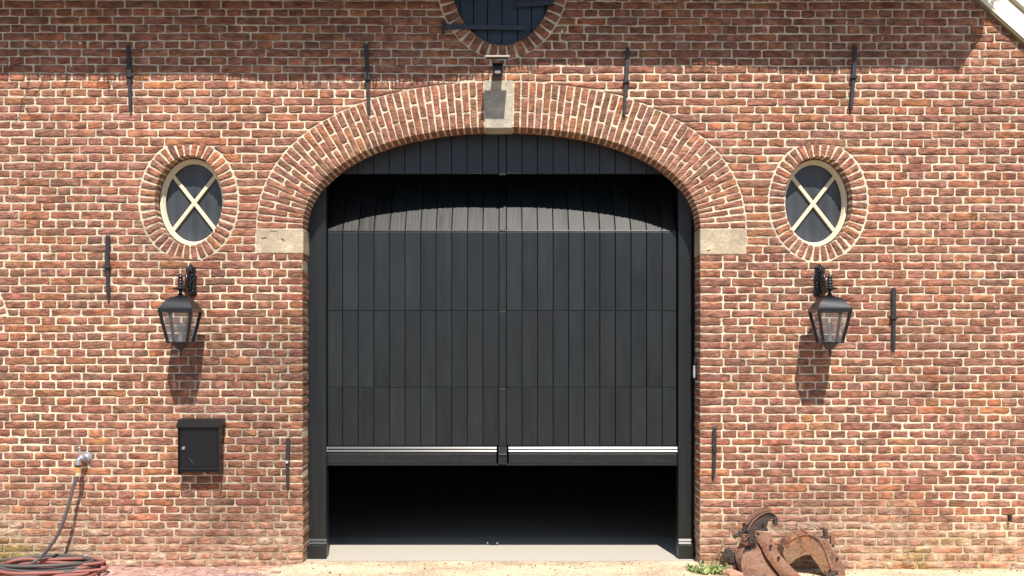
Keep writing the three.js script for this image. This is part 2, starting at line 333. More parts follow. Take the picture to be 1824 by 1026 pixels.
for (let k = -16; k <= 71; k++) {
  const yc = rowC(k), yu = (rowC(k - 1) + yc) / 2, yl = (rowC(k + 1) + yc) / 2, head = ((k % 2) + 2) % 2 === 1;
  // open stretches of this course
  let runs = [], start = null;
  for (let x = -300; x <= 2140; x += 2) { const o = keepOut(x, yc + tilt(x)); if (!o && start === null) start = x; if ((o || x >= 2139) && start !== null) { runs.push([start, x]); start = null; } }
  for (const [xa, xb] of runs) {
    if (xb - xa < 6) continue;
    const js = [], pitch = head ? 27.6 : 55.2, ph = head ? 17 + rr(-1, 1) : 5.5 + (((k % 4) + 4) % 4 === 2 ? 27.6 : 0);
    const jambR = Math.abs(xb - 539.5) < 4 && yc > 450, jambL = Math.abs(xa - 1247) < 4 && yc > 450;
    let lo = xa, hi = xb;
    if (jambR) { hi = (head ? xb - 27 : xb - 41) + rr(-2, 2); }
    if (jambL) { lo = (head ? xa + 27 : xa + 40) + rr(-2, 2); }
    for (let j = Math.ceil((lo - ph) / pitch); j * pitch + ph < hi; j++) {
      let x = j * pitch + ph + rr(-1.6, 1.6);
      if (!head && rnd() < 0.035) x += rr(-10, 10);
      const edge = head ? 15 : 17;
      if (x - xa > edge && xb - x > edge && x > lo - 8 && x < hi + 8) js.push(x);
    }
    const ends = [xa - 60 * (xa > -290 && !jambL ? 1 : 0), ...js, xb + 60 * (xb < 2130 && !jambR ? 1 : 0)];
    if (jambR) { ends.splice(ends.length - 1, 0, hi); } if (jambL) ends.splice(1, 0, lo);
    ends.sort((a, b) => a - b);
    for (let i = ends.length - 1; i > 0; i--) if (ends[i] - ends[i - 1] < (head ? 17 : 20) && i - 1 > 0) ends.splice(i - 1, 1);
    for (let i = 0; i + 1 < ends.length; i++) {
      const l = ends[i] + (jambL && i === 0 ? -0.9 : rr(1, 1.8)), r = ends[i + 1] - rr(1, 1.8), q = () => rr(-0.7, 0.7);
      const tu = (x) => yu + tilt(x) + wob(k, x) + 1.05, tl = (x) => yl + tilt(x) + wob(k + 1, x) - 1.05;
      const last = jambR && i + 2 === ends.length, first = jambL && i === 0;
      const p0 = [[l, tu(l) + q()], [r + (last ? rr(-1, 2) : 0), tu(r) + q()], [r + (last ? rr(-1, 2) : 0), tl(r) + q()], [l, tl(l) + q()]];
      if (first) { p0[0][0] += rr(-1.6, 1); p0[3][0] += rr(-1.6, 1); }
      if (p0[0][1] > baseLine(l) + 14) continue;
      const c = last || first ? p0 : clipPoly(p0);
      if (!c || areaOf(c) < 14) continue;
      const zone = lowAt((l + r) / 2, yc), o = { pts: c, zf: rr(-0.0022, 0.0022) - zone * 0.001, depth: last || first ? 0.235 : 0.045, gap: lerp(0.1, 0.6, zone), vis: l < W && r > 0 && yc > -4 && yc < 1012, a: areaOf(c) };
      rest.push(o);
    }
  }
}
// the 300 bricks that show largest are single parts, the others one body of coursing
rest.sort((a, b) => (b.vis - a.vis) || (b.a - a.a));
singles.push(...rest.splice(0, 300));
for (const o of singles) { const B = newB(); addBrick(B, o.pts, o); mesh('brick', geoB(B), M.brick, barn); }
{ const B = newB(); for (const o of rest) addBrick(B, o.pts, o); mesh('brick_courses', geoB(B), M.brick, barn).userData = { kind: 'stuff' }; }

// arch of voussoirs, keystone, impost stones
{
  const arch = group('arch', barn);
  const out = [], inn = [];
  for (let i = 0; i <= 4000; i++) { const t = Math.PI * i / 4000; out.push(superE(ARCH.ao, ARCH.bo, ARCH.no, Math.PI - t)); inn.push(superE(ARCH.ai, ARCH.bi, ARCH.ni, Math.PI - t)); }
  const foot = (p, q, n0) => { // where the normal at an outer point meets the inner curve
    let best = null, bd = 1e9; for (const s of inn) { const vx = s[0] - p[0], vy = s[1] - p[1], cr = Math.abs(vx * q[1] - vy * q[0]); if (cr < bd && vx * q[0] + vy * q[1] > 0) { bd = cr; best = s; } } return best;
  };
  const L = [0]; for (let i = 1; i < out.length; i++) L.push(L[i - 1] + Math.hypot(out[i][0] - out[i - 1][0], out[i][1] - out[i - 1][1]));
  const ptAt = (s) => { let i = 0; while (i < L.length - 2 && L[i + 1] < s) i++; const p = out[i], dx = (p[0] - ARCH.cx) / ARCH.ao, dy = (ARCH.y0 - p[1]) / ARCH.bo; let gx = Math.sign(dx) * Math.pow(Math.abs(dx), ARCH.no - 1) / ARCH.ao, gy = Math.pow(Math.max(0, dy), ARCH.no - 1) / ARCH.bo; const l = Math.hypot(gx, gy); return [p, [-gx / l, gy / l]]; };
  const kL = (() => { let i = 0; while (out[i][0] < 862.5) i++; return L[i]; })(), kR = (() => { let i = 0; while (out[i][0] < 914.5) i++; return L[i]; })();
  const voussoirs = (s0, s1, offset) => {
    const n = Math.round((s1 - s0) / 13.75), step = (s1 - s0) / n;
    for (let i = 0; i < n; i++) {
      const j = () => rr(-0.5, 0.5);
      const [a, na] = ptAt(s0 + i * step), [b, nb] = ptAt(s0 + (i + 1) * step), ia = foot(a, na), ib = foot(b, nb);
      const edge = (t, f) => { const o = [lerp(a[0], b[0], f), lerp(a[1], b[1], f)], q = [lerp(ia[0], ib[0], f), lerp(ia[1], ib[1], f)]; return [lerp(o[0], q[0], t) + j() * 0.6, lerp(o[1], q[1], t) + j() * 0.6]; };
      const cut = (i + offset) % 2 ? 0.345 : 0.655, g = 0.018;
      for (const [t0, t1] of [[0.006, cut - g], [cut + g, 1]]) {
        const B = newB(), fa = 0.11, fb = 0.11;
        addBrick(B, [edge(t0, fa), edge(t0, 1 - fb), edge(t1, 1 - fb), edge(t1, fa)], { zf: rr(-0.002, 0.0025), depth: t1 === 1 ? 0.235 : 0.045, low: false });
        mesh('voussoir', geoB(B), M.brick, arch);
      }
    }
  };
  voussoirs(0, kL - 0.8, 0); voussoirs(kR + 0.8, L[L.length - 1], 0);
  const ks = poly([[X(864), Y(228)], [X(912), Y(228)], [X(913.5), Y(143.5)], [X(862.5), Y(143.5)]], 0.235, 0.004); ks.translate(0, 0, -0.228 + 0.001);
  const k = mesh('keystone', ks, M.keystone, arch);
  // the worn year cut into the keystone: a 1, an 8, a 7 in shallow strokes
  const strokes = [[[880, 180], [880, 192]], [[884.5, 180], [889, 180], [889, 192], [884.5, 192], [884.5, 180]], [[884.5, 186], [889, 186]], [[892, 180], [896.5, 180], [893.5, 192]]];
  const list = []; for (const s of strokes) for (let i = 0; i + 1 < s.length; i++) { const a = s[i], b = s[i + 1], l = Math.hypot(a[0] - b[0], a[1] - b[1]) * S, g = new THREE.BoxGeometry(l + 0.003, 0.0042, 0.003); g.rotateZ(Math.atan2(-(b[1] - a[1]), b[0] - a[0])); g.translate(X((a[0] + b[0]) / 2), Y((a[1] + b[1]) / 2), 0.0075); list.push(g); }
  void k; mesh('carved_number', merge(list), std({ color: lin(182, 177, 166), roughness: 0.95 }), arch);
  for (const [x0, x1, y0, y1] of [[457, 540.5, 407, 452], [1246.5, 1330, 407, 454]]) {
    const g = new RoundedBoxGeometry((x1 - x0) * S, (y1 - y0) * S, 0.24, 3, 0.01); g.translate(X((x0 + x1) / 2), Y((y0 + y1) / 2), -0.12 + 0.005);
    const p = g.attributes.position; for (let i = 0; i < p.count; i++) { p.setZ(i, p.getZ(i) + 0.004 * (vnoise(p.getX(i) * 40, p.getY(i) * 40) - 0.5)); }
    const uv = g.attributes.uv; for (let i = 0; i < p.count; i++) uv.setXY(i, p.getX(i) + p.getZ(i), p.getY(i));
    mesh('impost_stone', g, M.stone, barn);
  }
}

{ const l = []; for (const [px, py, w, h, r] of [[471, 424, 11, 2.2, 0.1], [504, 427, 8, 3, -0.5], [488, 412, 16, 1.4, 0.05], [1262, 446, 9, 2, 0.3]]) { const g = new THREE.IcosahedronGeometry(1, 1); g.scale(w * S / 2, h * S / 2, 0.0025); g.rotateZ(r); g.translate(X(px), Y(py), 0.0052); l.push(g); } mesh('stone_chips', merge(l), std({ color: lin(92, 84, 72), roughness: 1 }), barn).userData = { kind: 'stuff' }; }
// rings of bricks round the oval openings and the small arch at the left
function ringBricks(parent, cx, cy, ai, bi, ao, bo, n, t0, t1, depth, wIn) {
  // equal steps along the middle ellipse
  const am = (ai + ao) / 2, bm = (bi + bo) / 2, T = [], Ls = [0];
  for (let i = 0; i <= 1200; i++) { const t = lerp(t0, t1, i / 1200); T.push(t); if (i) Ls.push(Ls[i - 1] + Math.hypot(am * (Math.cos(t) - Math.cos(T[i - 1])), bm * (Math.sin(t) - Math.sin(T[i - 1])))); }
  const tot = Ls[1200];
  const tAt = (s) => { let i = 0; while (i < 1199 && Ls[i + 1] < s) i++; return T[i]; };
  for (let i = 0; i < n; i++) {
    const t = tAt((i + 0.5) / n * tot), c = Math.cos(t), s = Math.sin(t);
    let nx = c / am, ny = s / bm; const l = Math.hypot(nx, ny); nx /= l; ny /= l;
    const mx = cx + am * c, my = cy - bm * s, half = (ao - ai) / 2, w = tot / n / 2;
    const wi = w * wIn * rr(0.74, 0.82), wo = w * rr(0.78, 0.86) * (wIn > 0.95 ? 0.94 : 1);
    const dir = [nx, -ny], per = [ny, nx];
    const q = (r, e) => [mx + dir[0] * r + per[0] * e + rr(-0.4, 0.4), my + dir[1] * r + per[1] * e + rr(-0.4, 0.4)];
    const B = newB(); addBrick(B, [q(-half, -wi), q(-half, wi), q(half - 1.6, wo), q(half - 1.6, -wo)], { zf: rr(-0.002, 0.003), depth, low: false });
    mesh('ring_brick', geoB(B), M.brick, parent);
  }
}
OVALS.forEach((o, i) => { const g = group('window_surround', barn); ringBricks(g, o.cx, o.cy, o.ai, o.bi, o.ao, o.bo, o.n, 0, Math.PI * 2, 0.15, i === 2 ? 1.0 : 0.84); });
{ const g = group('side_door_arch', barn); ringBricks(g, SIDE.cx, SIDE.cy, SIDE.ri, SIDE.ri, SIDE.ro, SIDE.ro, 19, 0, Math.PI, 0.11, 0.8); }

// oval windows
function ellipseRing(ao, bo, ai, bi, depth, bev) {
  const s = new THREE.Shape(); s.absellipse(0, 0, ao, bo, 0, Math.PI * 2); const h = new THREE.Path(); h.absellipse(0, 0, ai, bi, 0, Math.PI * 2); s.holes.push(h);
  const g = new THREE.ExtrudeGeometry(s, { depth, bevelEnabled: true, bevelSize: bev, bevelThickness: bev, bevelSegments: 2, bevelOffset: -bev, curveSegments: 40 }); return g;
}
for (const [i, o] of [OVALS[0], OVALS[1]].entries()) {
  const w = group('oval_window', barn, [X(o.cx), Y(o.cy), 0]);
  const fr = ellipseRing(0.239, 0.315, 0.214, 0.29, 0.045, 0.004); fr.translate(0, 0, -0.15);
  mesh('window_frame', fr, M.cream, w);
  const bead = ellipseRing(0.2135, 0.2895, 0.206, 0.282, 0.02, 0.003); bead.translate(0, 0, -0.142); mesh('glazing_bead', bead, M.cream, w);
  const gl = new THREE.Shape(); gl.absellipse(0, 0, 0.212, 0.288, 0, Math.PI * 2);
  const gg = new THREE.ExtrudeGeometry(gl, { depth: 0.006, bevelEnabled: false, curveSegments: 40 }); gg.translate(0, 0, -0.157); mesh('pane', gg, M.windowGlass, w);
  const a = Math.atan2(0.2, 0.16);
  for (const s of [-1, 1]) {
    const g = new RoundedBoxGeometry(0.525, 0.028, 0.022, 2, 0.006); g.rotateZ(s * (a + 0.012)); g.translate(0, 0, -0.141 + (s > 0 ? 0.0025 : 0)); mesh('glazing_bar', g, M.cream, w);
  }
  void i;
}

// loft hatch above the arch
{
  const o = OVALS[2], h = group('loft_hatch', barn, [X(o.cx), Y(o.cy), -0.03]);
  const a = (o.ai - 0.8) * S, b = (o.bi - 0.8) * S, edges = [-91, -76, -52, -27, -1, 27, 52, 76, 91].map((v) => v * S);
  for (let i = 0; i + 1 < edges.length; i++) {
    const x0 = Math.max(edges[i] + 0.0025, -a + 0.004), x1 = Math.min(edges[i + 1] - 0.0025, a - 0.004), pts = [], f = (x) => b * Math.sqrt(Math.max(0.0004, 1 - x * x / a / a));
    for (let k = 0; k <= 8; k++) { const x = lerp(x0, x1, k / 8); pts.push([x, f(x)]); }
    for (let k = 8; k >= 0; k--) { const x = lerp(x0, x1, k / 8); pts.push([x, -f(x)]); }
    const g = poly(pts, 0.03, 0.003); g.translate(0, 0, -0.03); mesh('plank', g, M.hatch, h);
  }
  const bs = new THREE.Shape(); bs.absellipse(0, 0, a + 0.002, b + 0.002, 0, Math.PI * 2);
  const bk = new THREE.ExtrudeGeometry(bs, { depth: 0.01, bevelEnabled: false, curveSegments: 40 }); bk.translate(0, 0, -0.045); mesh('backing', bk, M.gap, h);
  const sx = (px) => X(px) - X(o.cx), sy = (py) => Y(py) - Y(o.cy);
  const strap = (x0, x1, y, hh, tl) => { const g = new RoundedBoxGeometry(Math.abs(x1 - x0) * S, hh * S, 0.008, 2, 0.002); g.rotateZ(tl); g.translate(sx((x0 + x1) / 2), sy(y), 0.038); return g; };
  mesh('strap_hinge', merge([strap(790, 938, 49, 8, -0.012), box(0.03, 0.02, 0.04, sx(797), sy(48.4), 0.02)]), M.hatchIron, h);
  mesh('strap_hinge', merge([strap(918, 984, 7, 8.5, 0.07), box(0.03, 0.02, 0.04, sx(978), sy(4.5), 0.02)]), M.hatchIron, h);
  const pin = (px, py, l) => { const g = new THREE.CylinderGeometry(0.011, 0.011, l, 12); g.translate(sx(px), sy(py), 0.045); return merge([g, box(0.02, 0.02, 0.05, sx(px), sy(py), 0.02)]); };
  mesh('hinge_pin', pin(789.5, 50, 0.085), M.hatchIron, h); mesh('hinge_pin', pin(983, 5, 0.06), M.hatchIron, h);
}

// small arched plank door at the far left, mostly outside the picture
{
  const d = group('side_door', barn, [X(SIDE.cx), 0, -0.09]);
  for (let i = 0; i < 5; i++) { const x0 = lerp(-0.28, 0.28, i / 5) + 0.002, x1 = lerp(-0.28, 0.28, (i + 1) / 5) - 0.002, f = (x) => Y(SIDE.cy) + Math.sqrt(Math.max(0.001, 0.285 * 0.285 - x * x)); const g = poly([[x0, 0], [x1, 0], [x1, f(x1)], [(x0 + x1) / 2, f((x0 + x1) / 2)], [x0, f(x0)]], 0.03, 0.003); mesh('plank', g, M.planks[Math.floor(rnd() * 4)], d); }
}

// door frame: posts, plinths, boarded tympanum
const ZP = -0.21, KP = 1 + 0.21 / D;
const fx = (px, z = ZP) => (px - 912) * S * (1 - z / D), fy = (py, z = ZP) => EYE + (HORIZON - py) * S * (1 - z / D);
{
  const f = group('door_frame', barn);
  for (const [x0, x1] of [[549, 581], [1208.5, 1232]]) {
    const a = fx(x0) - (x0 < 900 ? 0.02 : 0), b = fx(x1);
    mesh('post', box(b - a, fy(300), 0.11, (a + b) / 2, fy(300) / 2, ZP - 0.055, 0.004), M.door, f);
    const pa = fx(x0 === 549 ? 549 : 1208), pb = fx(x0 === 549 ? 582.5 : 1235), yT = fy(969.5);
    const pl = mesh('plinth', box(pb - pa, yT, 0.03, (pa + pb) / 2, yT / 2, ZP + 0.013, 0.003), M.door, f);
    for (const [qa, qb] of [[959.5, 963.5], [964.5, 968.5]]) mesh('moulding', bead(pa + 0.002, pb - 0.002, fy(qb), fy(qa), ZP + 0.006 + (qa > 962 ? 0.003 : 0), 17), M.doorTrim, f);
    void pl;
  }
  const xs = [582]; const P = 27.75;
  for (let i = 1; i <= 11; i++) xs.push(582 + P * i + (i === 11 ? 1 : 0)); xs.push(902); for (let i = 1; i <= 11; i++) xs.push(902 + P * i);
  const top = (px) => { const dx = Math.min(0.999, Math.abs(px - ARCH.cx) / (ARCH.ai + 14)); return Y(ARCH.y0) + (ARCH.bi + 14) * S * Math.pow(1 - Math.pow(dx, ARCH.ni), 1 / ARCH.ni); };
  const yb = fy(309.5);
  for (let i = 0; i + 1 < xs.length; i++) {
    const a = fx(xs[i]) + 0.0022, b = fx(xs[i + 1]) - 0.0022, ya = top(xs[i]), yc = top(xs[i + 1]), ctr = i === 11, y0 = ctr ? fy(312) : yb;
    if (Math.max(ya, yc) < y0 + 0.02) continue;
    const g = poly([[a, y0], [b, y0], [b, Math.max(y0 + 0.004, yc)], [a, Math.max(y0 + 0.004, ya)]], 0.03, 0.002); g.translate(0, 0, ZP - 0.03 + (ctr ? 0.008 : 0) - 0.005); mesh('tympanum_board', g, M.door, f);
  }
  mesh('tympanum_backing', box(fx(1240) - fx(548), 0.6, 0.02, (fx(1240) + fx(548)) / 2, yb + 0.304, ZP - 0.05), M.gap, f);
}

// sectional garage door, raised by 0.65 m, its top section leaning back into the barn
{
  const d = group('garage_door', barn);
  const ZD = -0.25, gx = (px) => fx(px, ZD), gy = (py) => fy(py, ZD), P = 27.75, xs = [583];
  for (let i = 1; i <= 11; i++) xs.push(582.6 + P * i); xs.push(902); for (let i = 1; i <= 11; i++) xs.push(902 + P * i - (i === 11 ? 2 : 0));
  xs[11] = 888.6;
  const secs = [[412.5, 553, 0], [553, 690, 0], [690, 794, 0]];
  const plankGeo = (w, h) => { const g = new RoundedBoxGeometry(w, h, 0.03, 2, 0.0028); const p = g.attributes.position, uv = g.attributes.uv; const o = rr(0, 3); for (let i = 0; i < p.count; i++) uv.setXY(i, p.getX(i) + o, p.getY(i) + o * 1.7); return g; };
  for (const [y0, y1] of secs) {
    const yt = gy(y0) - 0.0016, ybm = gy(y1) + 0.0016;
    for (let i = 0; i + 1 < xs.length; i++) {
      const a = gx(xs[i]) + 0.0023, b = gx(xs[i + 1]) - 0.0023, ctr = i === 11, off = ctr ? -0.006 : 0;
      const g = plankGeo(b - a, yt - ybm); g.translate((a + b) / 2, (yt + ybm) / 2 + off, ZD - 0.015 + (ctr ? 0.006 : 0)); mesh('plank', g, M.planks[Math.floor(rnd() * 4)], d);
    }
    mesh('panel_backing', box(gx(1206) - gx(583), yt - ybm - 0.002, 0.012, (gx(1206) + gx(583)) / 2, (yt + ybm) / 2, ZD - 0.03), M.gap, d);
  }
  // leaning section
  const TH = 34 * Math.PI / 180, hinge = gy(411), h = 0.56;
  for (let i = 0; i + 1 < xs.length; i++) {
    const a = gx(xs[i]) + 0.0023, b = gx(xs[i + 1]) - 0.0023, ctr = i === 11;
    const g = plankGeo(b - a, h); g.translate(0, h / 2, -0.015 + (ctr ? 0.006 : 0)); g.rotateX(-TH); g.translate((a + b) / 2, hinge + 0.004, ZD - 0.008); mesh('plank', g, M.planks[Math.floor(rnd() * 4)], d);
  }
  { const g = box(gx(1206) - gx(583), h, 0.012, 0, h / 2, -0.03); g.rotateX(-TH); g.translate((gx(1206) + gx(583)) / 2, hinge, ZD - 0.008); mesh('panel_backing', g, M.gap, d); }
  { const g = new THREE.CylinderGeometry(0.005, 0.005, gx(1205) - gx(584), 12); g.rotateZ(Math.PI / 2); g.translate((gx(1205) + gx(584)) / 2, gy(411.5), ZD - 0.002); mesh('section_edge', g, M.doorTrim, d); }
  for (const py of [553, 690]) for (const [a, b] of [[583, 888], [903, 1205]]) mesh('section_edge', bead(gx(a), gx(b), gy(py + 0.9), gy(py - 0.1), ZD - 0.003, 13), M.doorTrim, d);
  // bottom rail with its double moulding, centre block and seal
  for (const [a, b] of [[581.5, 884.5], [906, 1207.5]]) {
    const w = gx(b) - gx(a), m = (gx(a) + gx(b)) / 2;
    mesh('bottom_rail', box(w, gy(808) - gy(826), 0.035, m, (gy(808) + gy(826)) / 2, ZD - 0.012, 0.003), M.door, d);
    mesh('rail_board', box(w, gy(794) - gy(808.5), 0.025, m, (gy(794) + gy(808.5)) / 2, ZD - 0.016), M.door, d);
    for (const [pa, pb] of [[796, 799.2], [801.4, 804.6]]) mesh('moulding', bead(gx(a), gx(b), gy(pb), gy(pa), ZD + 0.004 + (pa > 800 ? 0.003 : 0), 15), M.doorTrim, d);
  }
  mesh('centre_block', box(gx(903) - gx(887.5), gy(795) - gy(826), 0.045, (gx(903) + gx(887.5)) / 2, (gy(795) + gy(826)) / 2, ZD + 0.002, 0.003), M.door, d);
  mesh('centre_cap', bead(gx(888.6), gx(902.6), gy(807), gy(795), ZD + 0.025, 9), M.doorTrim, d); mesh('centre_cap_edge', bead(gx(888.6), gx(902.6), gy(809), gy(807), ZD + 0.034, 18), M.doorTrim, d);
  mesh('bottom_seal', box(gx(1207) - gx(582), gy(826) - gy(829), 0.03, (gx(1207) + gx(582)) / 2, (gy(826) + gy(829)) / 2, ZD - 0.015), M.seal, d);
}

// dark garage behind the door
{
  const g = group('garage_interior', barn);
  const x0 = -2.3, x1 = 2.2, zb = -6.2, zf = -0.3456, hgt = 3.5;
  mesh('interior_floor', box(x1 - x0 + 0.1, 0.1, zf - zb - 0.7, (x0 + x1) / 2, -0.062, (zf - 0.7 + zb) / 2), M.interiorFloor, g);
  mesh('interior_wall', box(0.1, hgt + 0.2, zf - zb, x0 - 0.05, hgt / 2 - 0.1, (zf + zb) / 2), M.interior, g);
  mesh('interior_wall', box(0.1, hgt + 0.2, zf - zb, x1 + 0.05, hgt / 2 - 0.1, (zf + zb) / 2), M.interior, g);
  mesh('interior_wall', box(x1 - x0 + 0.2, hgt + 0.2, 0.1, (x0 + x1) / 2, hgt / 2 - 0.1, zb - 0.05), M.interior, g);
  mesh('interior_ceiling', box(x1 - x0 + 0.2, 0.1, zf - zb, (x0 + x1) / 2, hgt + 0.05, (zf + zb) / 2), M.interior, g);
  const sill = box(fx(1245) - fx(538), 0.1, 0.97, (fx(1245) + fx(538)) / 2, -0.05, -0.13 - 0.485);
  const p = sill.attributes.position, uv = sill.attributes.uv; for (let i = 0; i < p.count; i++) uv.setXY(i, p.getX(i), p.getZ(i) * 2);
  mesh('threshold', sill, M.concrete, g);
}

// barge board and roof at the right, thatched half hip over the front
{
  const dir = Math.atan(0.893), n = 0.06;
  const rk = group('roof', barn);
  const p0 = at(1743, 0, n), a = [at(1743, 0, n), at(1801, 0, n)];
  const k = (1 - n / D) * S, slope = 0.893;
  const line = (px, z) => { const q = at(px, 0, z); return (x) => q.y - slope * (x - q.x); };
  const band = (pa, pb, z0, z1, x0, x1, bev = 0.003) => { const lo = line(pa, z1), hi = line(pb, z1); const g = poly([[x0, lo(x0)], [x1, lo(x1)], [x1, hi(x1)], [x0, hi(x0)]], z1 - z0, bev); g.translate(0, 0, z0 + bev); return g; };
  mesh('barge_board', band(1747, 1800, -0.02, 0.045, 2.2, 5.2), M.barge, rk);
  mesh('barge_batten', band(1739.5, 1747.5, -0.02, 0.036, 2.2, 5.2, 0.002), M.bargeTrim, rk);
  mesh('barge_batten', band(1800.5, 1809, -0.02, 0.056, 2.2, 5.2, 0.002), M.bargeTrim, rk);
  mesh('verge_board', band(1809.5, 1850, -0.02, 0.05, 2.2, 5.2), M.barge, rk);
  mesh('roof_slope', band(1806, 1900, -5, -0.021, 2.2, 5.2), M.thatch, rk);
  void p0; void a; void k; void dir;
  // half hip: thatch slab whose edge overhangs the wall by half a metre
  const eaveY = (x) => 4.172 + (-0.028 + 0.075 * sstep(-0.5, 0.1, x)) + 0.018 * Math.sin(x * 1.7) + 0.012 * Math.sin(x * 5.1);
  const pos = [], idx = [], uvs = [], NX = 90, prof = [[0.5, 0], [0.56, 0.32], [-1.6, 3.1], [-1.6, 2.6], [-0.1, 0.35]];
  for (let i = 0; i <= NX; i++) { const x = lerp(-6.2, 3.26, i / NX); for (let q = 0; q < prof.length; q++) { const [z, y] = prof[q]; pos.push(x + (i === NX ? Math.min(0.34, Math.max(0, y * 0.55)) : 0), eaveY(x) + y, z + 0.008 * (hash(i, q) - 0.5)); uvs.push(x, y); } }
  for (let i = 0; i < NX; i++) for (let q = 0; q < prof.length; q++) { const r = (q + 1) % prof.length, A = i * 5 + q, B = i * 5 + r; idx.push(A, B, A + 5, B, B + 5, A + 5); }
  for (const e of [0, NX * 5]) idx.push(e, e + 1, e + 2, e, e + 2, e + 3, e, e + 3, e + 4);
  const g = new THREE.BufferGeometry(); g.setAttribute('position', new THREE.Float32BufferAttribute(pos, 3)); g.setAttribute('uv', new THREE.Float32BufferAttribute(uvs, 2)); g.setIndex(idx); g.computeVertexNormals();
  mesh('thatched_hip', g.toNonIndexed(), M.thatch, rk); rk.children[rk.children.length - 1].geometry.computeVertexNormals();
  // loose reed ends along the eave
  const cone = new THREE.ConeGeometry(0.006, 1, 4, 1, true); cone.rotateX(Math.PI); cone.translate(0, -0.5, 0);
  const inst = new THREE.InstancedMesh(cone, M.straw, 1100), m4 = new THREE.Matrix4(), e = new THREE.Euler();
  for (let i = 0; i < 1100; i++) {
    const t = rnd(), x = lerp(-5.5, 3.3, t), patch = Math.pow(fbm(x * 2.3 + 3, 1.5, 3), 2.2) * 0.2, corner = i % 9 === 0;
    const l = 0.006 + Math.max(0, patch - 0.012) * rr(0.1, 0.9) + 0.012 * rnd();
    const cx = corner ? lerp(3.2, 3.5, rnd()) : x, cy = corner ? eaveY(3.26) + Math.max(0, (cx - 3.24) * 1.75) : eaveY(x);
    m4.makeRotationFromEuler(e.set(rr(-0.5, 0.1), 0, rr(-0.32, 0.4) + (corner ? 0.7 : 0))); m4.scale(new THREE.Vector3(1, l, 1)); m4.setPosition(cx, cy + 0.012, rr(0.47, 0.51)); inst.setMatrixAt(i, m4);
  }
  inst.name = 'reed_ends'; inst.userData = { kind: 'stuff' }; inst.castShadow = true; rk.add(inst);
  // a dry twig caught in the thatch at the left
  const tw = [];
  for (const [x0, y0, x1, y1] of [[-3.36, 0, -3.42, -0.2], [-3.42, -0.2, -3.46, -0.34], [-3.42, -0.2, -3.36, -0.3], [-3.25, 0, -3.33, -0.16], [-3.1, 0, -3.13, -0.15]]) tw.push(tube([new THREE.Vector3(x0, eaveY(x0) + y0, 0.49), new THREE.Vector3((x0 + x1) / 2 + 0.01, eaveY(x0) + (y0 + y1) / 2, 0.5), new THREE.Vector3(x1, eaveY(x0) + y1, 0.49)], 0.004, 6, 5));
  mesh('caught_twig', merge(tw), M.twig, rk);
}

// flecks of lime left on the shaded bricks
{
  const l = []; for (const [px, py, w, h] of [[110, 75, 3, 3], [143, 77, 6, 3], [127, 117, 2.5, 5], [17, 114, 1.6, 10], [1508, 41, 2, 7], [1001, 56, 3, 7], [952, 104, 4, 3], [478, 92, 2.5, 2.5], [752, 12, 2, 3], [1572, 68, 1.2, 9]]) { const g = new THREE.IcosahedronGeometry(1, 1); g.scale(w * S / 2, h * S / 2, 0.002); g.rotateZ(rr(-0.4, 0.1)); g.translate(X(px), Y(py), 0.0035); l.push(g); }
  mesh('lime_flecks', merge(l), M.white, barn).userData = { kind: 'stuff' };
}
// iron stub in the wall at the far right
mesh('iron_stub', box(0.016, 0.045, 0.05, X(1797), Y(922), 0.012, 0.004), M.iron, barn);
// roller bracket on the right jamb
{
  const k = group('roller_bracket', barn, [fx(1237.5, -0.14), 0, -0.14]);
  const c = new THREE.CylinderGeometry(0.0125, 0.0125, 0.088, 20); c.translate(0, fy(662, -0.14), 0); mesh('roller', c, M.steel, k);
  mesh('bracket', merge([box(0.022, 0.012, 0.03, 0.006, fy(648.5, -0.14), 0), box(0.022, 0.012, 0.03, 0.006, fy(675.5, -0.14), 0), box(0.006, 0.13, 0.03, 0.018, fy(662, -0.14), -0.006)]), M.iron, k);
}

// ------------------------------------------------------------------ wall anchors
const ANCH = [
  [[230.5, 82], [232, 137], [234, 199], 'upper left iron wall anchor crossing the thatch shadow above the left oval window'],
  [[653, 80], [655.5, 142], [657.5, 204], 'iron wall anchor whose foot ends on the left shoulder of the brick arch'],
  [[1117.5, 86], [1115, 147], [1111.5, 206], 'iron wall anchor whose foot ends on the right shoulder of the brick arch'],
  [[1521.5, 82], [1519, 139], [1515, 197], 'iron wall anchor above and to the right of the right oval window, half in shade'],
  [[194, 420], [193, 476], [194.5, 533], 'iron wall anchor between the left oval window and the left lantern, fully in sun'],
  [[1590, 513], [1590.5, 566], [1590, 627], 'iron wall anchor on sunny brick just right of the right lantern'],
  [[514.5, 780], [513, 822], [513.5, 868], 'short flat grey iron anchor with a bolt beside the left door jamb'],
  [[1271.5, 761], [1272, 803], [1270.5, 850], 'short dark iron anchor low on the wall beside the right door jamb'],
];
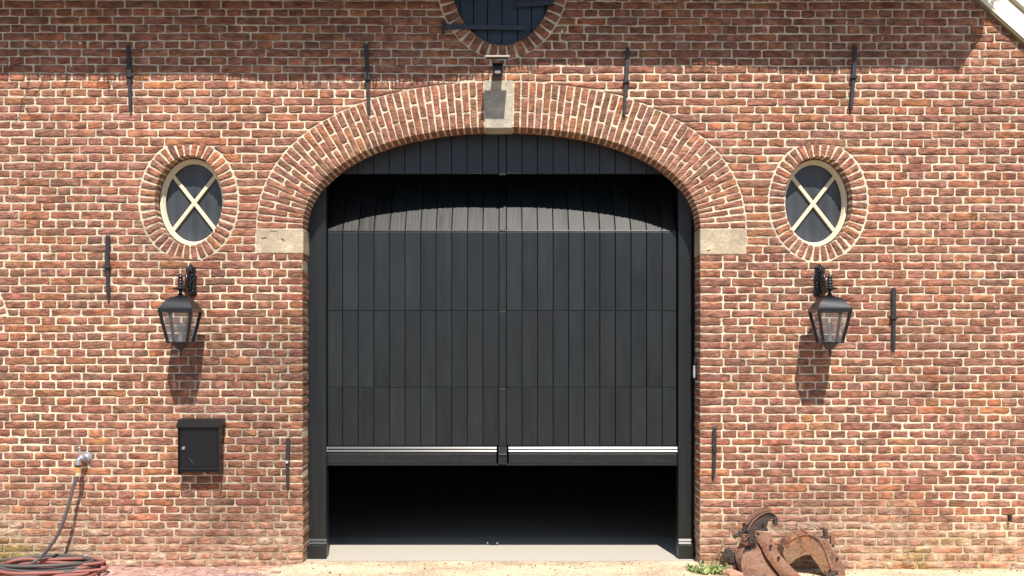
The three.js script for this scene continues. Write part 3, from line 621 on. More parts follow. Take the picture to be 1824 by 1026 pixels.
ANCH.forEach(([a, b, c, label], i) => {
  const g = group('wall_anchor', null, [X(b[0]), Y(b[1]), 0]); tag(g, label, 'wall anchor', 'iron wall anchors on the brick front');
  const q = (p) => [X(p[0]) - X(b[0]), Y(p[1]) - Y(b[1])], short = i >= 6;
  const bar = (p, r, w0, w1, z0, d) => {
    const [x0, y0] = q(p), [x1, y1] = q(r), n = 6, L = [], R = [];
    for (let k = 0; k <= n; k++) { const t = k / n, w = lerp(w0, w1, t) / 2 * (1 + 0.14 * (rnd() - 0.5)), x = lerp(x0, x1, t) + 0.0022 * (rnd() - 0.5); L.push([x - w, lerp(y0, y1, t)]); R.push([x + w, lerp(y0, y1, t)]); }
    const geo = poly([...L, ...R.reverse()], d, 0.003); geo.translate(0, 0, z0 + 0.003); return geo;
  };
  const w = short ? 0.026 : 0.027;
  mesh('upper_bar', bar(a, [b[0], b[1] + 1], w, w * 1.06, 0.012, 0.018), M.iron, g);
  mesh('lower_bar', bar([b[0], b[1] - 1], [c[0], c[1] - 10], w * 0.92, w * 0.84, 0.0105, 0.017), M.iron, g);
  mesh('tip', bar([c[0], c[1] - 11], c, w * 0.86, w * 0.6, 0.006, 0.02), M.iron, g);
  if (short) { const bl = new THREE.CylinderGeometry(0.011, 0.012, 0.014, 6); bl.rotateX(Math.PI / 2); bl.translate(0, 0, 0.034); mesh('bolt', bl, i === 6 ? M.steel : M.iron, g); }
  else mesh('collar', merge([box(0.046, 0.024, 0.036, 0, 0, 0.021, 0.005), box(0.03, 0.012, 0.026, 0, -0.015, 0.017, 0.004)]), M.iron, g);
  mesh('wall_eye', box(0.016, 0.022, 0.02, 0, 0, 0.003), M.iron, g);
});

// ------------------------------------------------------------------ lanterns
function lantern(px, label, side) {
  const d = 0.245, o = at(px, 552, d), g = group('wall_lantern', null, [o.x, o.y, 0]); tag(g, label, 'wall lantern', 'black lanterns either side of the door');
  // local: x across, y from the eave, z from the wall
  const T = 0.108, Bm = 0.067, yb = at(px, 609, d).y - o.y;
  // hipped roof: curved profile on a square plan
  const prof = [[0.117, 0.0], [0.117, 0.006], [0.106, 0.018], [0.092, 0.046], [0.066, 0.076], [0.05, 0.086], [0.02, 0.094], [0.012, 0.1]];
  const rg = new THREE.LatheGeometry(prof.map(([r, y]) => new THREE.Vector2(r * Math.SQRT2, y)), 4, Math.PI / 4); const roof = toCreasedNormals(rg, 0.7); roof.translate(0, 0, d); mesh('roof', roof, M.lanternRoof, g);
  mesh('eave_rim', merge([box(0.236, 0.02, 0.014, 0, -0.006, d + 0.111), box(0.236, 0.02, 0.014, 0, -0.006, d - 0.111), box(0.014, 0.02, 0.208, 0.111, -0.006, d), box(0.014, 0.02, 0.208, -0.111, -0.006, d)]), M.blackPaint, g);
  for (const sx of [-1, 1]) for (const sz of [-1, 1]) {
    const a = new THREE.Vector3(sx * T, -0.012, d + sz * T), b = new THREE.Vector3(sx * Bm, yb, d + sz * Bm), c = new THREE.BoxGeometry(0.019, a.distanceTo(b), 0.019);
    const m = mesh('corner_bar', c, M.blackPaint, g); m.position.copy(a).lerp(b, 0.5); m.quaternion.setFromUnitVectors(new THREE.Vector3(0, 1, 0), a.clone().sub(b).normalize());
  }
  const paneGeo = (() => { const s = 0.006, q = new THREE.BufferGeometry(); const pa = [[-T + s, -0.012, T - 0.002], [T - s, -0.012, T - 0.002], [Bm - s, yb, Bm - 0.002], [-Bm + s, yb, Bm - 0.002]]; q.setAttribute('position', new THREE.Float32BufferAttribute([0, 1, 2, 0, 2, 3].flatMap((i) => [pa[i][0], pa[i][1], pa[i][2]]), 3)); q.setAttribute('uv', new THREE.Float32BufferAttribute([0, 1, 1, 1, 1, 0, 0, 1, 1, 0, 0, 0], 2)); const r = q; const ps = r.attributes.position; const idx = [0, 2, 1, 3, 5, 4], cp = ps.array.slice(); idx.forEach((v, k) => { for (let t = 0; t < 3; t++) ps.array[k * 3 + t] = cp[v * 3 + t]; }); r.computeVertexNormals(); return r; })();
  for (let i = 0; i < 4; i++) { const m = mesh('pane', paneGeo, M.lanternGlass, g); m.rotation.y = i * Math.PI / 2; m.position.z = d; }
  mesh('floor_plate', box(0.156, 0.01, 0.156, 0, yb - 0.004, d, 0.002), M.blackPaint, g);
  const bt = new THREE.LatheGeometry([[0, -0.108], [0.004, -0.1], [0.006, -0.088], [0.004, -0.08], [0.008, -0.068], [0.009, -0.06], [0.006, -0.055]].map(([r, y]) => new THREE.Vector2(r, y)), 14); bt.translate(0, yb, d); mesh('drop_finial', bt, M.blackPaint, g);
  const cone = toCreasedNormals(new THREE.LatheGeometry([[0.007, -0.06], [0.03, -0.04], [0.052, -0.012], [0.06, -0.009]].map(([r, y]) => new THREE.Vector2(r * 1.2, y)), 4, Math.PI / 4), 0.6); cone.translate(0, yb, d); mesh('base_cup', cone, M.blackPaint, g);
  // lamp holder and lamp
  const hold = new THREE.CylinderGeometry(0.015, 0.019, 0.04, 16); hold.translate(0, yb + 0.021, d); mesh('lamp_holder', hold, M.holder, g);
  const lampG = new THREE.LatheGeometry([[0.013, 0], [0.016, 0.02], [0.028, 0.055], [0.03, 0.075], [0.022, 0.097], [0, 0.106]].map(([r, y]) => new THREE.Vector2(r, y)), 18); lampG.scale(0.9, 0.9, 0.9); lampG.translate(0, yb + 0.04, d); mesh('lamp_bulb', lampG, M.frosted, g);
  // neck, flared disc and beaded finial over the roof
  const neck = new THREE.LatheGeometry([[0.046, 0.09], [0.02, 0.1], [0.013, 0.112], [0.012, 0.128], [0.018, 0.136], [0.05, 0.142], [0.056, 0.147], [0.05, 0.151], [0.026, 0.158], [0.016, 0.168], [0.014, 0.176], [0.021, 0.182], [0.021, 0.19], [0.015, 0.194], [0.02, 0.2], [0.02, 0.208], [0.014, 0.212], [0.018, 0.219], [0.016, 0.233], [0.008, 0.242], [0.003, 0.248], [0, 0.25]].map(([r, y]) => new THREE.Vector2(r, y)), 24); neck.translate(0, 0, d); mesh('neck_finial', neck, M.blackPaint, g);
  // arm from the wall plate
  const V = (y, z, x = 0) => new THREE.Vector3(x, y, z);
  mesh('arm', merge([tube([V(0.13, 0.02), V(0.118, 0.075), V(0.135, 0.14), V(0.158, 0.19), V(0.156, 0.236)], 0.013, 30, 10), tube([V(0.262, 0.02), V(0.285, 0.06), V(0.255, 0.105), V(0.205, 0.12), V(0.188, 0.085), V(0.205, 0.066)], 0.01, 30, 8), tube([V(0.15, 0.1), V(0.18, 0.13), V(0.178, 0.165), V(0.165, 0.17)], 0.008, 20, 8)]), M.blackPaint, g);
  // leaf-shaped wall plate
  const outl = [[0, 0.338], [0.012, 0.322], [0.022, 0.312], [0.032, 0.318], [0.036, 0.29], [0.031, 0.27], [0.042, 0.25], [0.04, 0.215], [0.033, 0.2], [0.04, 0.178], [0.038, 0.15], [0.044, 0.135], [0.03, 0.118], [0.012, 0.106], [0, 0.1]];
  const pts = [...outl, ...outl.slice(1, -1).reverse().map(([x, y]) => [-x, y])];
  const pl = poly(pts, 0.02, 0.004); pl.translate(0, 0, 0.003); mesh('wall_plate', pl, M.blackPaint, g);
  const leaves = []; for (let i = 0; i < 7; i++) for (const s of [-1, 1]) { const e = new THREE.SphereGeometry(1, 10, 8); e.scale(0.007, 0.03, 0.012); e.rotateZ(-s * 0.42); e.translate(s * (0.012 + 0.008 * Math.sin(i)), 0.128 + i * 0.028, 0.024); leaves.push(e); }
  const rib = new THREE.SphereGeometry(1, 12, 10); rib.scale(0.012, 0.1, 0.022); rib.translate(0, 0.22, 0.022); leaves.push(rib);
  mesh('leaf_relief', merge(leaves), M.blackPaint, g); void side;
}
lantern(321.5, 'black square glass lantern under the left oval window, above the letter box', -1);
lantern(1478, 'black square glass lantern under the right oval window', 1);

// ------------------------------------------------------------------ letter box
{
  const g = group('letter_box', null, [0, 0, 0]); tag(g, 'black metal letter box with a round lock, below the left lantern', 'letter box');
  const zf = 0.105, a = at(318.5, 760, zf), b = at(390, 842, zf), cx = (a.x + b.x) / 2, w = b.x - a.x, h = a.y - b.y;
  g.position.set(cx, b.y, 0);
  mesh('body', box(w, h + 0.025, zf - 0.006, 0, (h + 0.025) / 2, (zf - 0.006) / 2 + 0.004, 0.004), M.box, g);
  mesh('door', box(w - 0.03, h - 0.052, 0.006, 0.003, h / 2 + 0.012, zf - 0.0015, 0.002), M.box, g);
  mesh('lower_lip', box(w - 0.014, 0.006, 0.012, 0.004, 0.028, zf + 0.004, 0.002), M.lanternRoof, g);
  // sloping lid with a front flap
  const t = at(355, 745.5, 0.05).y - b.y, lid = poly([[0.0, t], [0.075, t - 0.004], [zf + 0.025, h + 0.002], [zf + 0.021, h - 0.006], [0.0, h - 0.006]].map(([z, y]) => [z, y]), w + 0.034, 0.003); lid.rotateY(-Math.PI / 2); lid.translate((w + 0.034) / 2, 0, 0); mesh('lid', lid, M.box, g);
  const k = new THREE.CylinderGeometry(0.011, 0.012, 0.012, 20); k.rotateX(Math.PI / 2); const kp = at(327.6, 798, zf); k.translate(kp.x - cx, kp.y - b.y, zf + 0.009); mesh('lock', k, M.lockSteel, g);
  const sc = new THREE.BoxGeometry(0.0035, 0.042, 0.001); sc.rotateZ(0.62); const sp = at(341, 821, zf); sc.translate(sp.x - cx, sp.y - b.y, zf + 0.0022); mesh('scratch', sc, M.scratch, g);
  for (const s of [-1, 1]) mesh('side_flange', box(0.006, h + 0.012, zf + 0.012, s * (w / 2 + 0.001), (h - 0.012) / 2, zf / 2 + 0.006), M.box, g);
}

// ------------------------------------------------------------------ lamp with sensor on the keystone's head
{
  const g = group('sensor_lamp', null, [X(887), 0, 0]); tag(g, 'small black sensor lamp with a flat white panel on top, above the keystone', 'outdoor lamp');
  const yT = at(887, 100, 0.277).y;
  const tp = (q) => { q.translate(0, 0, -0.063); q.rotateX(0.26); q.translate(0, yT, 0.276); return q; };
  mesh('panel', tp(box(0.168, 0.013, 0.128, 0, 0, 0, 0.003)), M.panel, g);
  mesh('panel_back', tp(box(0.15, 0.012, 0.115, 0, -0.0128, 0, 0.003)), M.blackPaint, g);
  mesh('bracket', box(0.074, 0.02, 0.15, 0, yT - 0.022, 0.078, 0.004), M.blackPaint, g);
  mesh('body', box(0.07, 0.06, 0.1, 0, yT - 0.05, 0.11, 0.008), M.blackPaint, g);
  const hd = new THREE.CylinderGeometry(0.034, 0.03, 0.05, 24); hd.translate(0, yT - 0.085, 0.13); mesh('sensor_head', hd, M.blackPaint, g);
  const ln = new THREE.SphereGeometry(0.026, 20, 12, 0, Math.PI * 2, Math.PI / 2, Math.PI / 2); ln.scale(1, 0.9, 0.9); ln.translate(0, yT - 0.07, 0.147); mesh('lens', ln, M.white, g);
}

// ------------------------------------------------------------------ tap and hoses
{
  const z = 0.1, o = at(139, 820, z), g = group('garden_tap', null, [o.x, o.y, 0]); tag(g, 'shiny chrome garden tap on the brick wall at the left', 'tap');
  const es = new THREE.LatheGeometry([[0, 0.03], [0.018, 0.03], [0.028, 0.012], [0.038, 0.002], [0.038, 0]].map(([r, y]) => new THREE.Vector2(r, y)), 24); es.rotateX(Math.PI / 2); es.translate(0.022, 0.012, 0); mesh('wall_flange', es, M.chrome, g);
  const sp = tube([new THREE.Vector3(0.022, 0.012, 0.01), new THREE.Vector3(0.014, 0.012, 0.06), new THREE.Vector3(0.004, 0.008, 0.092), new THREE.Vector3(0, -0.02, 0.1), new THREE.Vector3(0, -0.036, 0.1)], 0.015, 30, 14); mesh('spout', sp, M.chrome, g);
  const bd = new THREE.SphereGeometry(0.026, 18, 14); bd.scale(1, 1, 1.3); bd.translate(0.013, 0.014, 0.062); mesh('tap_body', bd, M.chrome, g);
  const lv = new THREE.CylinderGeometry(0.005, 0.008, 0.06, 12); lv.rotateZ(0.12); lv.translate(0.002, 0.055, 0.072); const kn = new THREE.SphereGeometry(0.009, 12, 10); kn.translate(-0.002, 0.086, 0.072); mesh('lever', merge([lv, kn]), M.chrome, g);
  const ring = new THREE.CylinderGeometry(0.02, 0.02, 0.012, 20); ring.translate(0, -0.04, 0.1); mesh('outlet_ring', ring, M.blackPaint, g);
  const c1 = new THREE.CylinderGeometry(0.019, 0.017, 0.034, 20); c1.translate(0, -0.064, 0.1); mesh('hose_coupling', c1, M.brass, g);
  const c2 = new THREE.CylinderGeometry(0.018, 0.015, 0.026, 20); c2.translate(0, -0.098, 0.1); mesh('hose_coupling', c2, M.plasticCream, g);
}
function coil(pts, cx, cz, rx, rz, loops, ph, y0, up, jit, seed) {
  const q = mulberry(seed); let a = [], ox = 0, oz = 0, k = 1, yy = 0;
  for (let l = 0; l <= loops * 12; l++) { if (l % 12 === 0) a = [1 + jit * (q() - 0.5), 1 + jit * (q() - 0.5)], ox = jit * 0.22 * (q() - 0.5), oz = jit * 0.16 * (q() - 0.5); const t = ph + l / 12 * Math.PI * 2; yy = y0 + up * l / 12 + 0.014 * (q() - 0.3); k = 1; pts.push(new THREE.Vector3(cx + ox + rx * a[0] * k * Math.cos(t), Math.max(0.002, yy), cz + oz + rz * a[1] * Math.sin(t))); }
  return pts;
}
{
  const p = [at(139, 842, 0.1), at(137.5, 850, 0.1), at(131, 866, 0.105), at(125, 890, 0.12), at(116, 920, 0.13), at(104, 950, 0.14), at(88, 975, 0.15), at(66, 998, 0.16)];
  coil(p, X(102) + 0.03, 0.27, 0.345, 0.2, 5, 2.4, 0.0, 0.016, 0.3, 11);
  const c = new THREE.CatmullRomCurve3(p, false, 'centripetal');
  tag(mesh('garden_hose', new THREE.TubeGeometry(c, 420, 0.0115, 10), M.hoseDark), 'dark grey hose hanging from the tap and coiled on the ground', 'hose');
  const r = coil([], X(104) + 0.03, 0.27, 0.33, 0.21, 4, 0.7, 0.004, 0.015, 0.5, 5); r.push(new THREE.Vector3(X(188), 0.012, 0.14), new THREE.Vector3(X(205), 0.006, 0.3), new THREE.Vector3(X(200), 0.004, 0.5));
  tag(mesh('garden_hose', new THREE.TubeGeometry(new THREE.CatmullRomCurve3(r, false, 'centripetal'), 420, 0.0108, 10), M.hoseRed), 'faded red hose looped among the dark hose coil by the wall', 'hose');
}

// ------------------------------------------------------------------ rusty grab leaning by the right jamb
{
  const g = group('rusty_grab'); tag(g, 'rusty steel digger grab with curved jaws lying against the wall by the right jamb', 'grab');
  const q = (u, v, z) => at(1210 + u / 5.7, 890 + v / 5.7, z);
  const crv = (pts) => new THREE.CatmullRomCurve3(pts.map(([u, v]) => new THREE.Vector3(u, v, 0)), false, 'centripetal');
  function loft(Lp, Rp, zf, th, nu = 8, nv = 24) {     // a bent plate between two edge lines; zf(s, t) is its distance from the wall
    const L = crv(Lp), R = crv(Rp), P = [], I = [], U = [];
    const face = (off) => { const b = P.length / 3; for (let j = 0; j <= nv; j++) { const a = L.getPoint(j / nv), c = R.getPoint(j / nv); for (let i = 0; i <= nu; i++) { const s = i / nu, z = zf(s, j / nv) - off, w = q(lerp(a.x, c.x, s), lerp(a.y, c.y, s), z); P.push(w.x, w.y, w.z); U.push(w.x + w.z * 0.7, w.y + off); } } return b; };
    const f = face(0), b = face(th), row = nu + 1;
    const quad = (a, c, d, e) => I.push(a, c, d, a, d, e);
    for (let j = 0; j < nv; j++) for (let i = 0; i < nu; i++) { const k = j * row + i; quad(f + k, f + k + row, f + k + row + 1, f + k + 1); quad(b + k, b + k + 1, b + k + row + 1, b + k + row); }
    for (let j = 0; j < nv; j++) { const k = j * row; quad(f + k, b + k, b + k + row, f + k + row); const m = k + nu; quad(f + m, f + m + row, b + m + row, b + m); }
    for (let i = 0; i < nu; i++) { quad(f + i, f + i + 1, b + i + 1, b + i); const k = nv * row + i; quad(f + k, b + k, b + k + 1, f + k + 1); }
    const o = new THREE.BufferGeometry(); o.setAttribute('position', new THREE.Float32BufferAttribute(P, 3)); o.setAttribute('uv', new THREE.Float32BufferAttribute(U, 2)); o.setIndex(I); o.computeVertexNormals(); return toCreasedNormals(o, 0.7);
  }
  const plate = (pts, z, th, bev = 0.004) => { const w = pts.map(([u, v]) => { const r = q(u, v, z); return [r.x, r.y]; }); const e = poly(w, th, bev); e.translate(0, 0, z - th + bev); return e; };
  const bulge = (z0, b) => (s, t) => z0 + b * Math.sin(Math.PI * clamp(0.12 + s * 0.76)) + 0.07 * t;
  // main jaw: broad curved shell, raised strip along its right edge
  mesh('jaw_shell', loft([[772, 440], [745, 510], [660, 545], [628, 620], [632, 700], [655, 840]], [[800, 440], [880, 540], [930, 640], [1000, 730], [1060, 790], [1090, 840]], bulge(0.26, 0.06), 0.05), M.rust, g);
  mesh('jaw_strip', loft([[775, 322], [785, 405], [832, 485], [882, 580], [960, 690], [1060, 815]], [[925, 335], [955, 420], [1000, 520], [1060, 600], [1150, 695], [1280, 810]], (s, t) => 0.315 + 0.02 * Math.sin(Math.PI * s) + 0.07 * t, 0.07), M.rustRed, g);
  mesh('jaw_side', loft([[615, 440], [575, 500], [568, 580], [590, 660], [640, 830]], [[690, 455], [650, 520], [640, 580], [640, 660], [665, 830]], (s, t) => 0.2 + 0.05 * s + 0.04 * t, 0.12), M.rust, g);
  mesh('jaw_band', loft([[700, 455], [640, 520], [612, 585]], [[765, 445], [742, 505], [640, 560]], (s) => 0.24 + 0.02 * s, 0.06), M.rustDark, g);
  // weld marks on the shell
  const wl = []; for (const [u, v, r] of [[748, 672, 20], [778, 655, 16], [770, 752, 18], [800, 770, 14]]) { const t = new THREE.TorusGeometry(r / 5.7 * S, 0.0035, 6, 16, 4.2); t.rotateZ(rr(0, 6)); const w = q(u, v, 0.345); t.translate(w.x, w.y, 0.343); wl.push(t); }
  mesh('weld_mark', merge(wl), M.rustRed, g);
  // hook and the brown plate behind it
  mesh('hook', plate([[690, 300], [735, 225], [795, 168], [870, 128], [930, 122], [975, 148], [1004, 192], [1006, 232], [990, 266], [966, 262], [956, 240], [968, 215], [955, 196], [925, 200], [905, 230], [892, 275], [905, 322], [775, 312], [770, 370], [752, 420], [745, 460], [700, 440], [712, 380], [700, 350]], 0.29, 0.05, 0.006), M.rustDark, g);
  mesh('hook_flange', loft([[686, 312], [735, 225], [795, 168], [870, 128], [930, 122], [976, 148]], [[700, 318], [745, 235], [803, 178], [874, 138], [928, 132], [968, 154]], () => 0.305, 0.08, 2, 24), M.rust, g);
  mesh('hook_plate', loft([[652, 232], [690, 190], [770, 108], [850, 78], [912, 78], [955, 112]], [[690, 260], [705, 235], [785, 165], [860, 125], [915, 118], [945, 120]], () => 0.22, 0.05, 4, 24), M.rustRed, g);
  mesh('pivot_plate', plate([[655, 240], [690, 215], [750, 215], [700, 300], [690, 350], [640, 350]], 0.21, 0.03), M.rustDark, g);
  mesh('pivot', plate([[640, 380], [700, 370], [760, 400], [745, 470], [680, 470], [630, 440], [645, 415]], 0.27, 0.05, 0.008), M.rust, g);
  { const t = new THREE.TorusGeometry(0.026, 0.0055, 8, 20, 3.0); t.rotateZ(3.3); const w = q(672, 350, 0.29); t.translate(w.x, w.y, w.z); mesh('pivot_ring', t, M.rust, g); }
  mesh('tooth', plate([[508, 320], [530, 285], [580, 262], [608, 285], [608, 318], [570, 305], [535, 338]], 0.2, 0.04), M.rust, g);
  mesh('tooth', plate([[550, 390], [565, 362], [605, 350], [612, 322], [645, 318], [640, 380], [600, 372], [570, 402]], 0.22, 0.04), M.rustDark, g);
  mesh('lug', plate([[443, 568], [452, 535], [478, 545], [470, 515], [515, 492], [542, 528], [575, 560], [590, 640], [515, 645], [512, 590], [490, 585], [470, 600]], 0.2, 0.05), M.rustDark, g);
  mesh('lower_skirt', plate([[560, 640], [600, 640], [650, 810], [560, 810], [545, 700]], 0.2, 0.08), M.rustDark, g);
  { const q2 = [[800, 350, 0.37], [930, 470, 0.375], [1010, 590, 0.385], [1600, 600, 0.202], [1560, 470, 0.202], [850, 250, 0.292]];
    for (const [u, v, z] of q2) { const b = new THREE.CylinderGeometry(0.0095, 0.0105, 0.02, 6); b.rotateX(Math.PI / 2); const w = q(u, v, z); b.translate(w.x, w.y, z + 0.002); mesh('bolt', b, M.rustDark, g); } }
  // half ring jaw at the right
  const ro = [[1052, 560], [1075, 480], [1120, 410], [1200, 362], [1290, 345], [1360, 362], [1420, 410], [1465, 480], [1505, 590], [1540, 690]], ri = [[1112, 665], [1150, 632], [1200, 595], [1240, 575], [1285, 560], [1320, 562], [1355, 592], [1400, 650], [1440, 715], [1475, 765]];
  mesh('ring_face', loft(ro, ri, (s) => 0.26 - 0.03 * s, 0.02, 5, 30), M.rustOrange, g);
  mesh('ring_back', loft(ro, ri, (s) => 0.12 - 0.02 * s, 0.02, 5, 30), M.rustDark, g);
  { // outer skin between the two faces, in segments with notches
    const c = crv(ro); const n = 9;
    for (let i = 0; i < n; i++) {
      const P = [], I = [], m = 4, lift = i === 1 || i === 3 ? 0.0 : 0.008;
      const build = (r) => { for (let k = 0; k <= m; k++) { const t = (i + 0.05 + 0.9 * k / m) / n, a = c.getPoint(t), tg = c.getTangent(t), nx = tg.y, ny = -tg.x; for (const z of [0.268, 0.1]) { const w = q(a.x + nx * r, a.y + ny * r, 0.25); P.push(w.x, w.y, z); } } };
      build(3 + lift * 900); build(-8);
      const off = (m + 1) * 2; for (let k = 0; k < m; k++) { const a = k * 2; I.push(a, a + 2, a + 3, a, a + 3, a + 1, a + off, a + off + 3, a + off + 2, a + off, a + off + 1, a + off + 3, a, a + off, a + off + 2, a, a + off + 2, a + 2, a + 1, a + 3, a + off + 3, a + 1, a + off + 3, a + off + 1); }
      const e = 2 * m; I.push(0, 1, off + 1, 0, off + 1, off, e, off + e + 1, e + 1, e, off + e, off + e + 1);
      const o = new THREE.BufferGeometry(); o.setAttribute('position', new THREE.Float32BufferAttribute(P, 3)); o.setAttribute('uv', new THREE.Float32BufferAttribute(P.flatMap((v, k) => k % 3 === 0 ? [v + P[k + 2], P[k + 1]] : []), 2)); o.setIndex(I);
      const ng = o.toNonIndexed(); ng.computeVertexNormals(); mesh('ring_plate', ng, i % 2 ? M.rustRed : M.rustOrange, g);
    }
  }
  mesh('ring_arm', plate([[1418, 402], [1470, 418], [1528, 432], [1552, 510], [1612, 552], [1652, 625], [1684, 690], [1692, 820], [1620, 820], [1605, 728], [1545, 742], [1506, 600], [1468, 485]], 0.2, 0.06, 0.006), M.rust, g);
  mesh('arm_foot', plate([[1470, 720], [1545, 740], [1600, 735], [1590, 815], [1500, 815]], 0.24, 0.07, 0.005), M.rustDark, g);
  mesh('lug', plate([[1468, 312], [1505, 310], [1522, 402], [1440, 396], [1442, 384], [1475, 372]], 0.17, 0.04), M.rustDark, g);
  mesh('lug', plate([[1540, 368], [1578, 372], [1604, 462], [1540, 455]], 0.18, 0.04), M.rust, g);
}

// ------------------------------------------------------------------ ground
const gy0 = (x) => -0.012 * sstep(-1.4, -1.9, x) - 0.046 * sstep(1.1, 2.3, x);
const sandAt = (x, z) => { const n = fbm(x * 2.2 + 20, z * 4 + 3, 3), left = sstep(-1.45, -1.9, x) * sstep(-3.6, -3.2, x), door = sstep(-0.3, 0.02, z) ; return gy0(x) + 0.012 * (n - 0.5) - 0.012 * left + 0.006 * door * (1 - left) + 0.006 * (fbm(x * 14, z * 14, 2) - 0.5); };
{
  const xs = [], zs = []; for (let x = -60; x < -6; x += 4.5) xs.push(x); for (let x = -6; x < 6; x += 0.03) xs.push(x); for (let x = 6; x <= 62; x += 4.5) xs.push(x);
  for (let z = -0.22; z < 1.4; z += 0.025) zs.push(z); for (let z = 1.4; z < 8; z += 0.3) zs.push(z); for (let z = 8; z <= 70; z += 5) zs.push(z);
  const P = [], C = [], U = [], I = [];
  for (const z of zs) for (const x of xs) {
    const near = sstep(3, 1.4, z) * sstep(6, 5, Math.abs(x)); let y = sandAt(x, z) * near + (1 - near) * -0.02;
    if (z < -0.12) y = Math.min(y, Math.abs(x + 0.08) < 1.42 ? -0.03 : y);
    P.push(x, y, z); U.push(x, z);
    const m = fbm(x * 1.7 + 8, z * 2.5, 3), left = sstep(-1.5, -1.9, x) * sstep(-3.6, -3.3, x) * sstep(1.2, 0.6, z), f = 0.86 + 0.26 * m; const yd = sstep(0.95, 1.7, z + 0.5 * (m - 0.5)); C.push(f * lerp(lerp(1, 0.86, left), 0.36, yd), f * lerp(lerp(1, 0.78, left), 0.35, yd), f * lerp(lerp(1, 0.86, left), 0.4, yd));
  }
  const n = xs.length; for (let j = 0; j + 1 < zs.length; j++) for (let i = 0; i + 1 < n; i++) { const k = j * n + i; I.push(k, k + n, k + 1, k + 1, k + n, k + n + 1); }
  const g = new THREE.BufferGeometry(); g.setAttribute('position', new THREE.Float32BufferAttribute(P, 3)); g.setAttribute('color', new THREE.Float32BufferAttribute(C, 3)); g.setAttribute('uv', new THREE.Float32BufferAttribute(U, 2)); g.setIndex(I); g.computeVertexNormals();
  mesh('ground', g, M.ground).userData = { kind: 'structure' };
}
{ // clinker pavers half buried in the sand
  const pv = group('brick_pavement'); pv.userData = { kind: 'structure' };
  const paverMat = std({ vertexColors: true, map: brickMap, bumpMap: brickBump, bumpScale: 0.003, roughness: 0.95 });
  let count = 0;
  for (let r = 0; r < 8; r++) for (let i = 0; i < 37 && count < 290; i++) {
    const x = -3.9 + (i + (r % 2) * 0.5) * 0.212 + rr(-0.004, 0.004), z = 0.05 + r * 0.098; if (x > 3.9) continue;
    if (Math.abs(x + 0.08) > 1.45 && z < 0.03) continue;
    const w = 0.2 + rr(-0.006, 0.003), d = 0.09 + rr(-0.004, 0.002), y = gy0(x) - 0.002 + rr(-0.004, 0.003);
    const g = new RoundedBoxGeometry(w, 0.06, d, 1, 0.006); g.rotateY(rr(-0.015, 0.015)); g.translate(x, y - 0.03, z);
    const c = lin(...[[206, 172, 160], [196, 162, 152], [212, 180, 162], [186, 158, 150]][Math.floor(rnd() * 4)]), n = g.attributes.position.count, col = new Float32Array(n * 3); for (let k = 0; k < n; k++) { col[k * 3] = c.r; col[k * 3 + 1] = c.g; col[k * 3 + 2] = c.b; }
    g.setAttribute('color', new THREE.BufferAttribute(col, 3)); const p = g.attributes.position, uv = g.attributes.uv, o = rr(0, 4); for (let k = 0; k < n; k++) uv.setXY(k, p.getX(k) + o, p.getZ(k) + o);
    mesh('paver', g, paverMat, pv); count++;
  }
}

{
  const pg = new THREE.IcosahedronGeometry(1, 0), n = 1500, im = new THREE.InstancedMesh(pg, std({ roughness: 0.95 }), n), m4 = new THREE.Matrix4(), e = new THREE.Euler(), q = new THREE.Quaternion();
  for (let i = 0; i < n; i++) {
    const z = 0.01 + Math.pow(rnd(), 1.6) * 0.6, x = rr(-4.2, 4.2), r = 0.0018 + 0.007 * Math.pow(rnd(), 4); if (Math.abs(x + 0.08) < 1.4 && z < 0.14 && rnd() < 0.6) { /* swept sill */ }
    m4.compose(new THREE.Vector3(x, sandAt(x, z) + r * 0.3, z), q.setFromEuler(e.set(rr(0, 6), rr(0, 6), rr(0, 6))), new THREE.Vector3(r * rr(0.8, 1.6), r * rr(0.5, 0.9), r)); im.setMatrixAt(i, m4);
    im.setColorAt(i, lin(...[[120, 92, 76], [160, 130, 104], [96, 88, 78], [150, 98, 80], [196, 180, 152]][Math.floor(rnd() * 5)]));
  }
  im.name = 'grit'; im.userData = { kind: 'stuff', label: 'loose grit and crumbs of brick scattered along the foot of the wall', category: 'grit' }; im.castShadow = im.receiveShadow = true; scene.add(im);
}

// ------------------------------------------------------------------ weeds, grass, stray bricks
function blade(x, y, z, len, w, lean, az, bend) {
  const P = [], n = 4; const ca = Math.cos(az), sa = Math.sin(az);
  const ptsL = [], ptsR = []; for (let i = 0; i <= n; i++) { const t = i / n, a = lean + bend * t, px = Math.sin(a) * len * t, py = Math.cos(a) * len * t, ww = w * (1 - t * t) * (0.6 + 0.8 * t) + 0.0004; ptsL.push([x + ca * px - sa * ww, y + py, z + sa * px + ca * ww]); ptsR.push([x + ca * px + sa * ww, y + py, z + sa * px - ca * ww]); }
  for (let i = 0; i < n; i++) P.push(...ptsL[i], ...ptsR[i], ...ptsR[i + 1], ...ptsL[i], ...ptsR[i + 1], ...ptsL[i + 1]);
  return P;
}
function bladesGeo(P) { const g = new THREE.BufferGeometry(); g.setAttribute('position', new THREE.Float32BufferAttribute(P, 3)); g.setAttribute('uv', new THREE.Float32BufferAttribute(new Float32Array(P.length / 3 * 2), 2)); g.computeVertexNormals(); return g; }
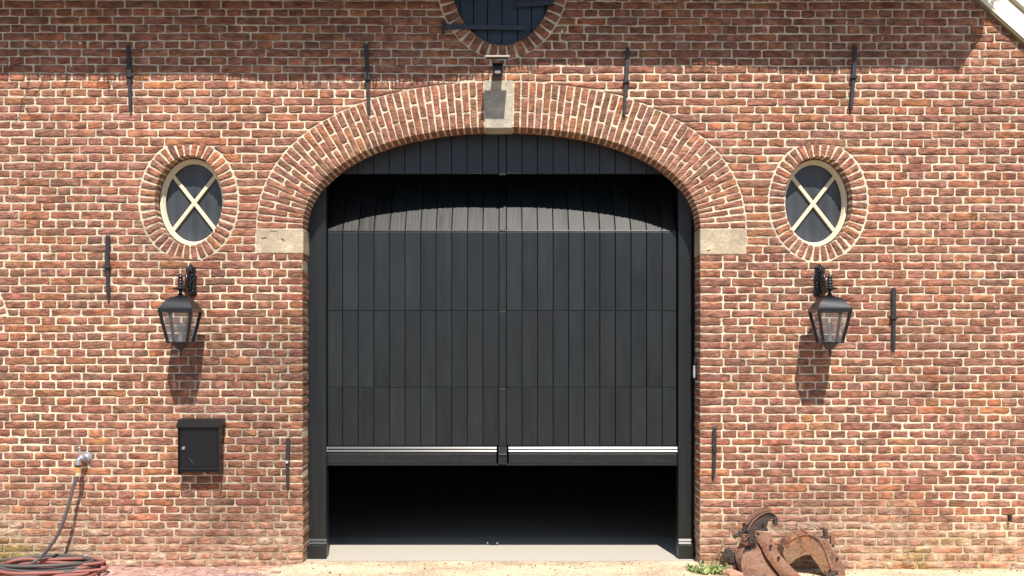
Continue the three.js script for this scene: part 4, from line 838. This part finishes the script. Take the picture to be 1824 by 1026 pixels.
{
  const g = group('grass_tuft'); tag(g, 'tuft of short yellow-green grass at the foot of the wall beside the hose', 'grass tuft');
  const A = [], B = []; for (let i = 0; i < 420; i++) { const px = rr(-60, 32) - Math.pow(rnd(), 2) * 6, z = rr(0.02, 0.13), x = X(px) * (1 - z / D), h = rr(0.03, 0.1) * (px > 20 ? 0.7 : 1); (rnd() < 0.62 ? A : B).push(...blade(x, gy0(x) - 0.005, z, h, rr(0.0018, 0.0034), rr(0, 0.5), rr(0, 6.3), rr(0, 0.8))); }
  mesh('green_blades', bladesGeo(A), M.grass, g).userData = { kind: 'stuff' }; mesh('dry_blades', bladesGeo(B), M.grassDry, g).userData = { kind: 'stuff' };
}
{
  const g = group('weed'); tag(g, 'low leafy green weed with one dry stalk growing at the right door jamb', 'weed');
  const spots = []; for (let i = 0; i < 26; i++) spots.push([rr(1228, 1298), rr(0.05, 0.36)]);
  for (let i = 0; i < spots.length; i++) {
    const [px, z] = spots[i], x = X(px) * (1 - z / D), P = []; const n = 5 + Math.floor(rnd() * 5);
    for (let k = 0; k < n; k++) P.push(...blade(x + rr(-0.015, 0.015), gy0(x) - 0.002, z, rr(0.035, 0.095), rr(0.005, 0.011), rr(0.25, 1.1), rr(0, 6.3), rr(0.1, 0.7)));
    mesh('leaf_rosette', bladesGeo(P), rnd() < 0.5 ? M.leaf : M.leafPale, g);
  }
  const q = (u, v, z) => at(1210 + u / 5.7, 890 + v / 5.7, z);
  mesh('dry_stalk', merge([tube([q(318, 665, 0.1), q(370, 575, 0.1), q(420, 490, 0.09), q(455, 405, 0.08), q(478, 330, 0.08)], 0.0035, 20, 6), tube([q(335, 640, 0.1), q(390, 560, 0.12), q(440, 490, 0.12), q(462, 440, 0.12)], 0.003, 20, 6), tube([q(455, 405, 0.08), q(470, 400, 0.08), q(482, 380, 0.08)], 0.002, 8, 5)]), M.twig, g);
}
{
  const c = (geo, col) => { const n = geo.attributes.position.count, a = new Float32Array(n * 3); for (let i = 0; i < n; i++) a.set([col.r, col.g, col.b], i * 3); geo.setAttribute('color', new THREE.BufferAttribute(a, 3)); const p = geo.attributes.position, uv = geo.attributes.uv; for (let i = 0; i < n; i++) uv.setXY(i, p.getX(i), p.getY(i) + p.getZ(i)); return geo; };
  const a = c(new RoundedBoxGeometry(0.1, 0.05, 0.16, 2, 0.008), lin(222, 178, 152)); a.rotateY(0.3); const pa = at(1301, 1020, 0.33);
  const m = tag(mesh('loose_brick', a, M.brick), 'pale pink loose brick on the ground in front of the grab', 'brick'); m.position.set(pa.x, gy0(pa.x) + 0.012, 0.36);
  const b = c(new RoundedBoxGeometry(0.05, 0.045, 0.06, 2, 0.014), lin(196, 150, 124)); b.rotateY(-0.3);
  const m2 = tag(mesh('loose_brick', b, M.brick), 'small broken lump of brick between the weed and the grab', 'brick'); const pb = at(1300, 1008, 0.17); m2.position.set(pb.x, gy0(pb.x) + 0.02, 0.17);
}

renderer.render(scene, camera);
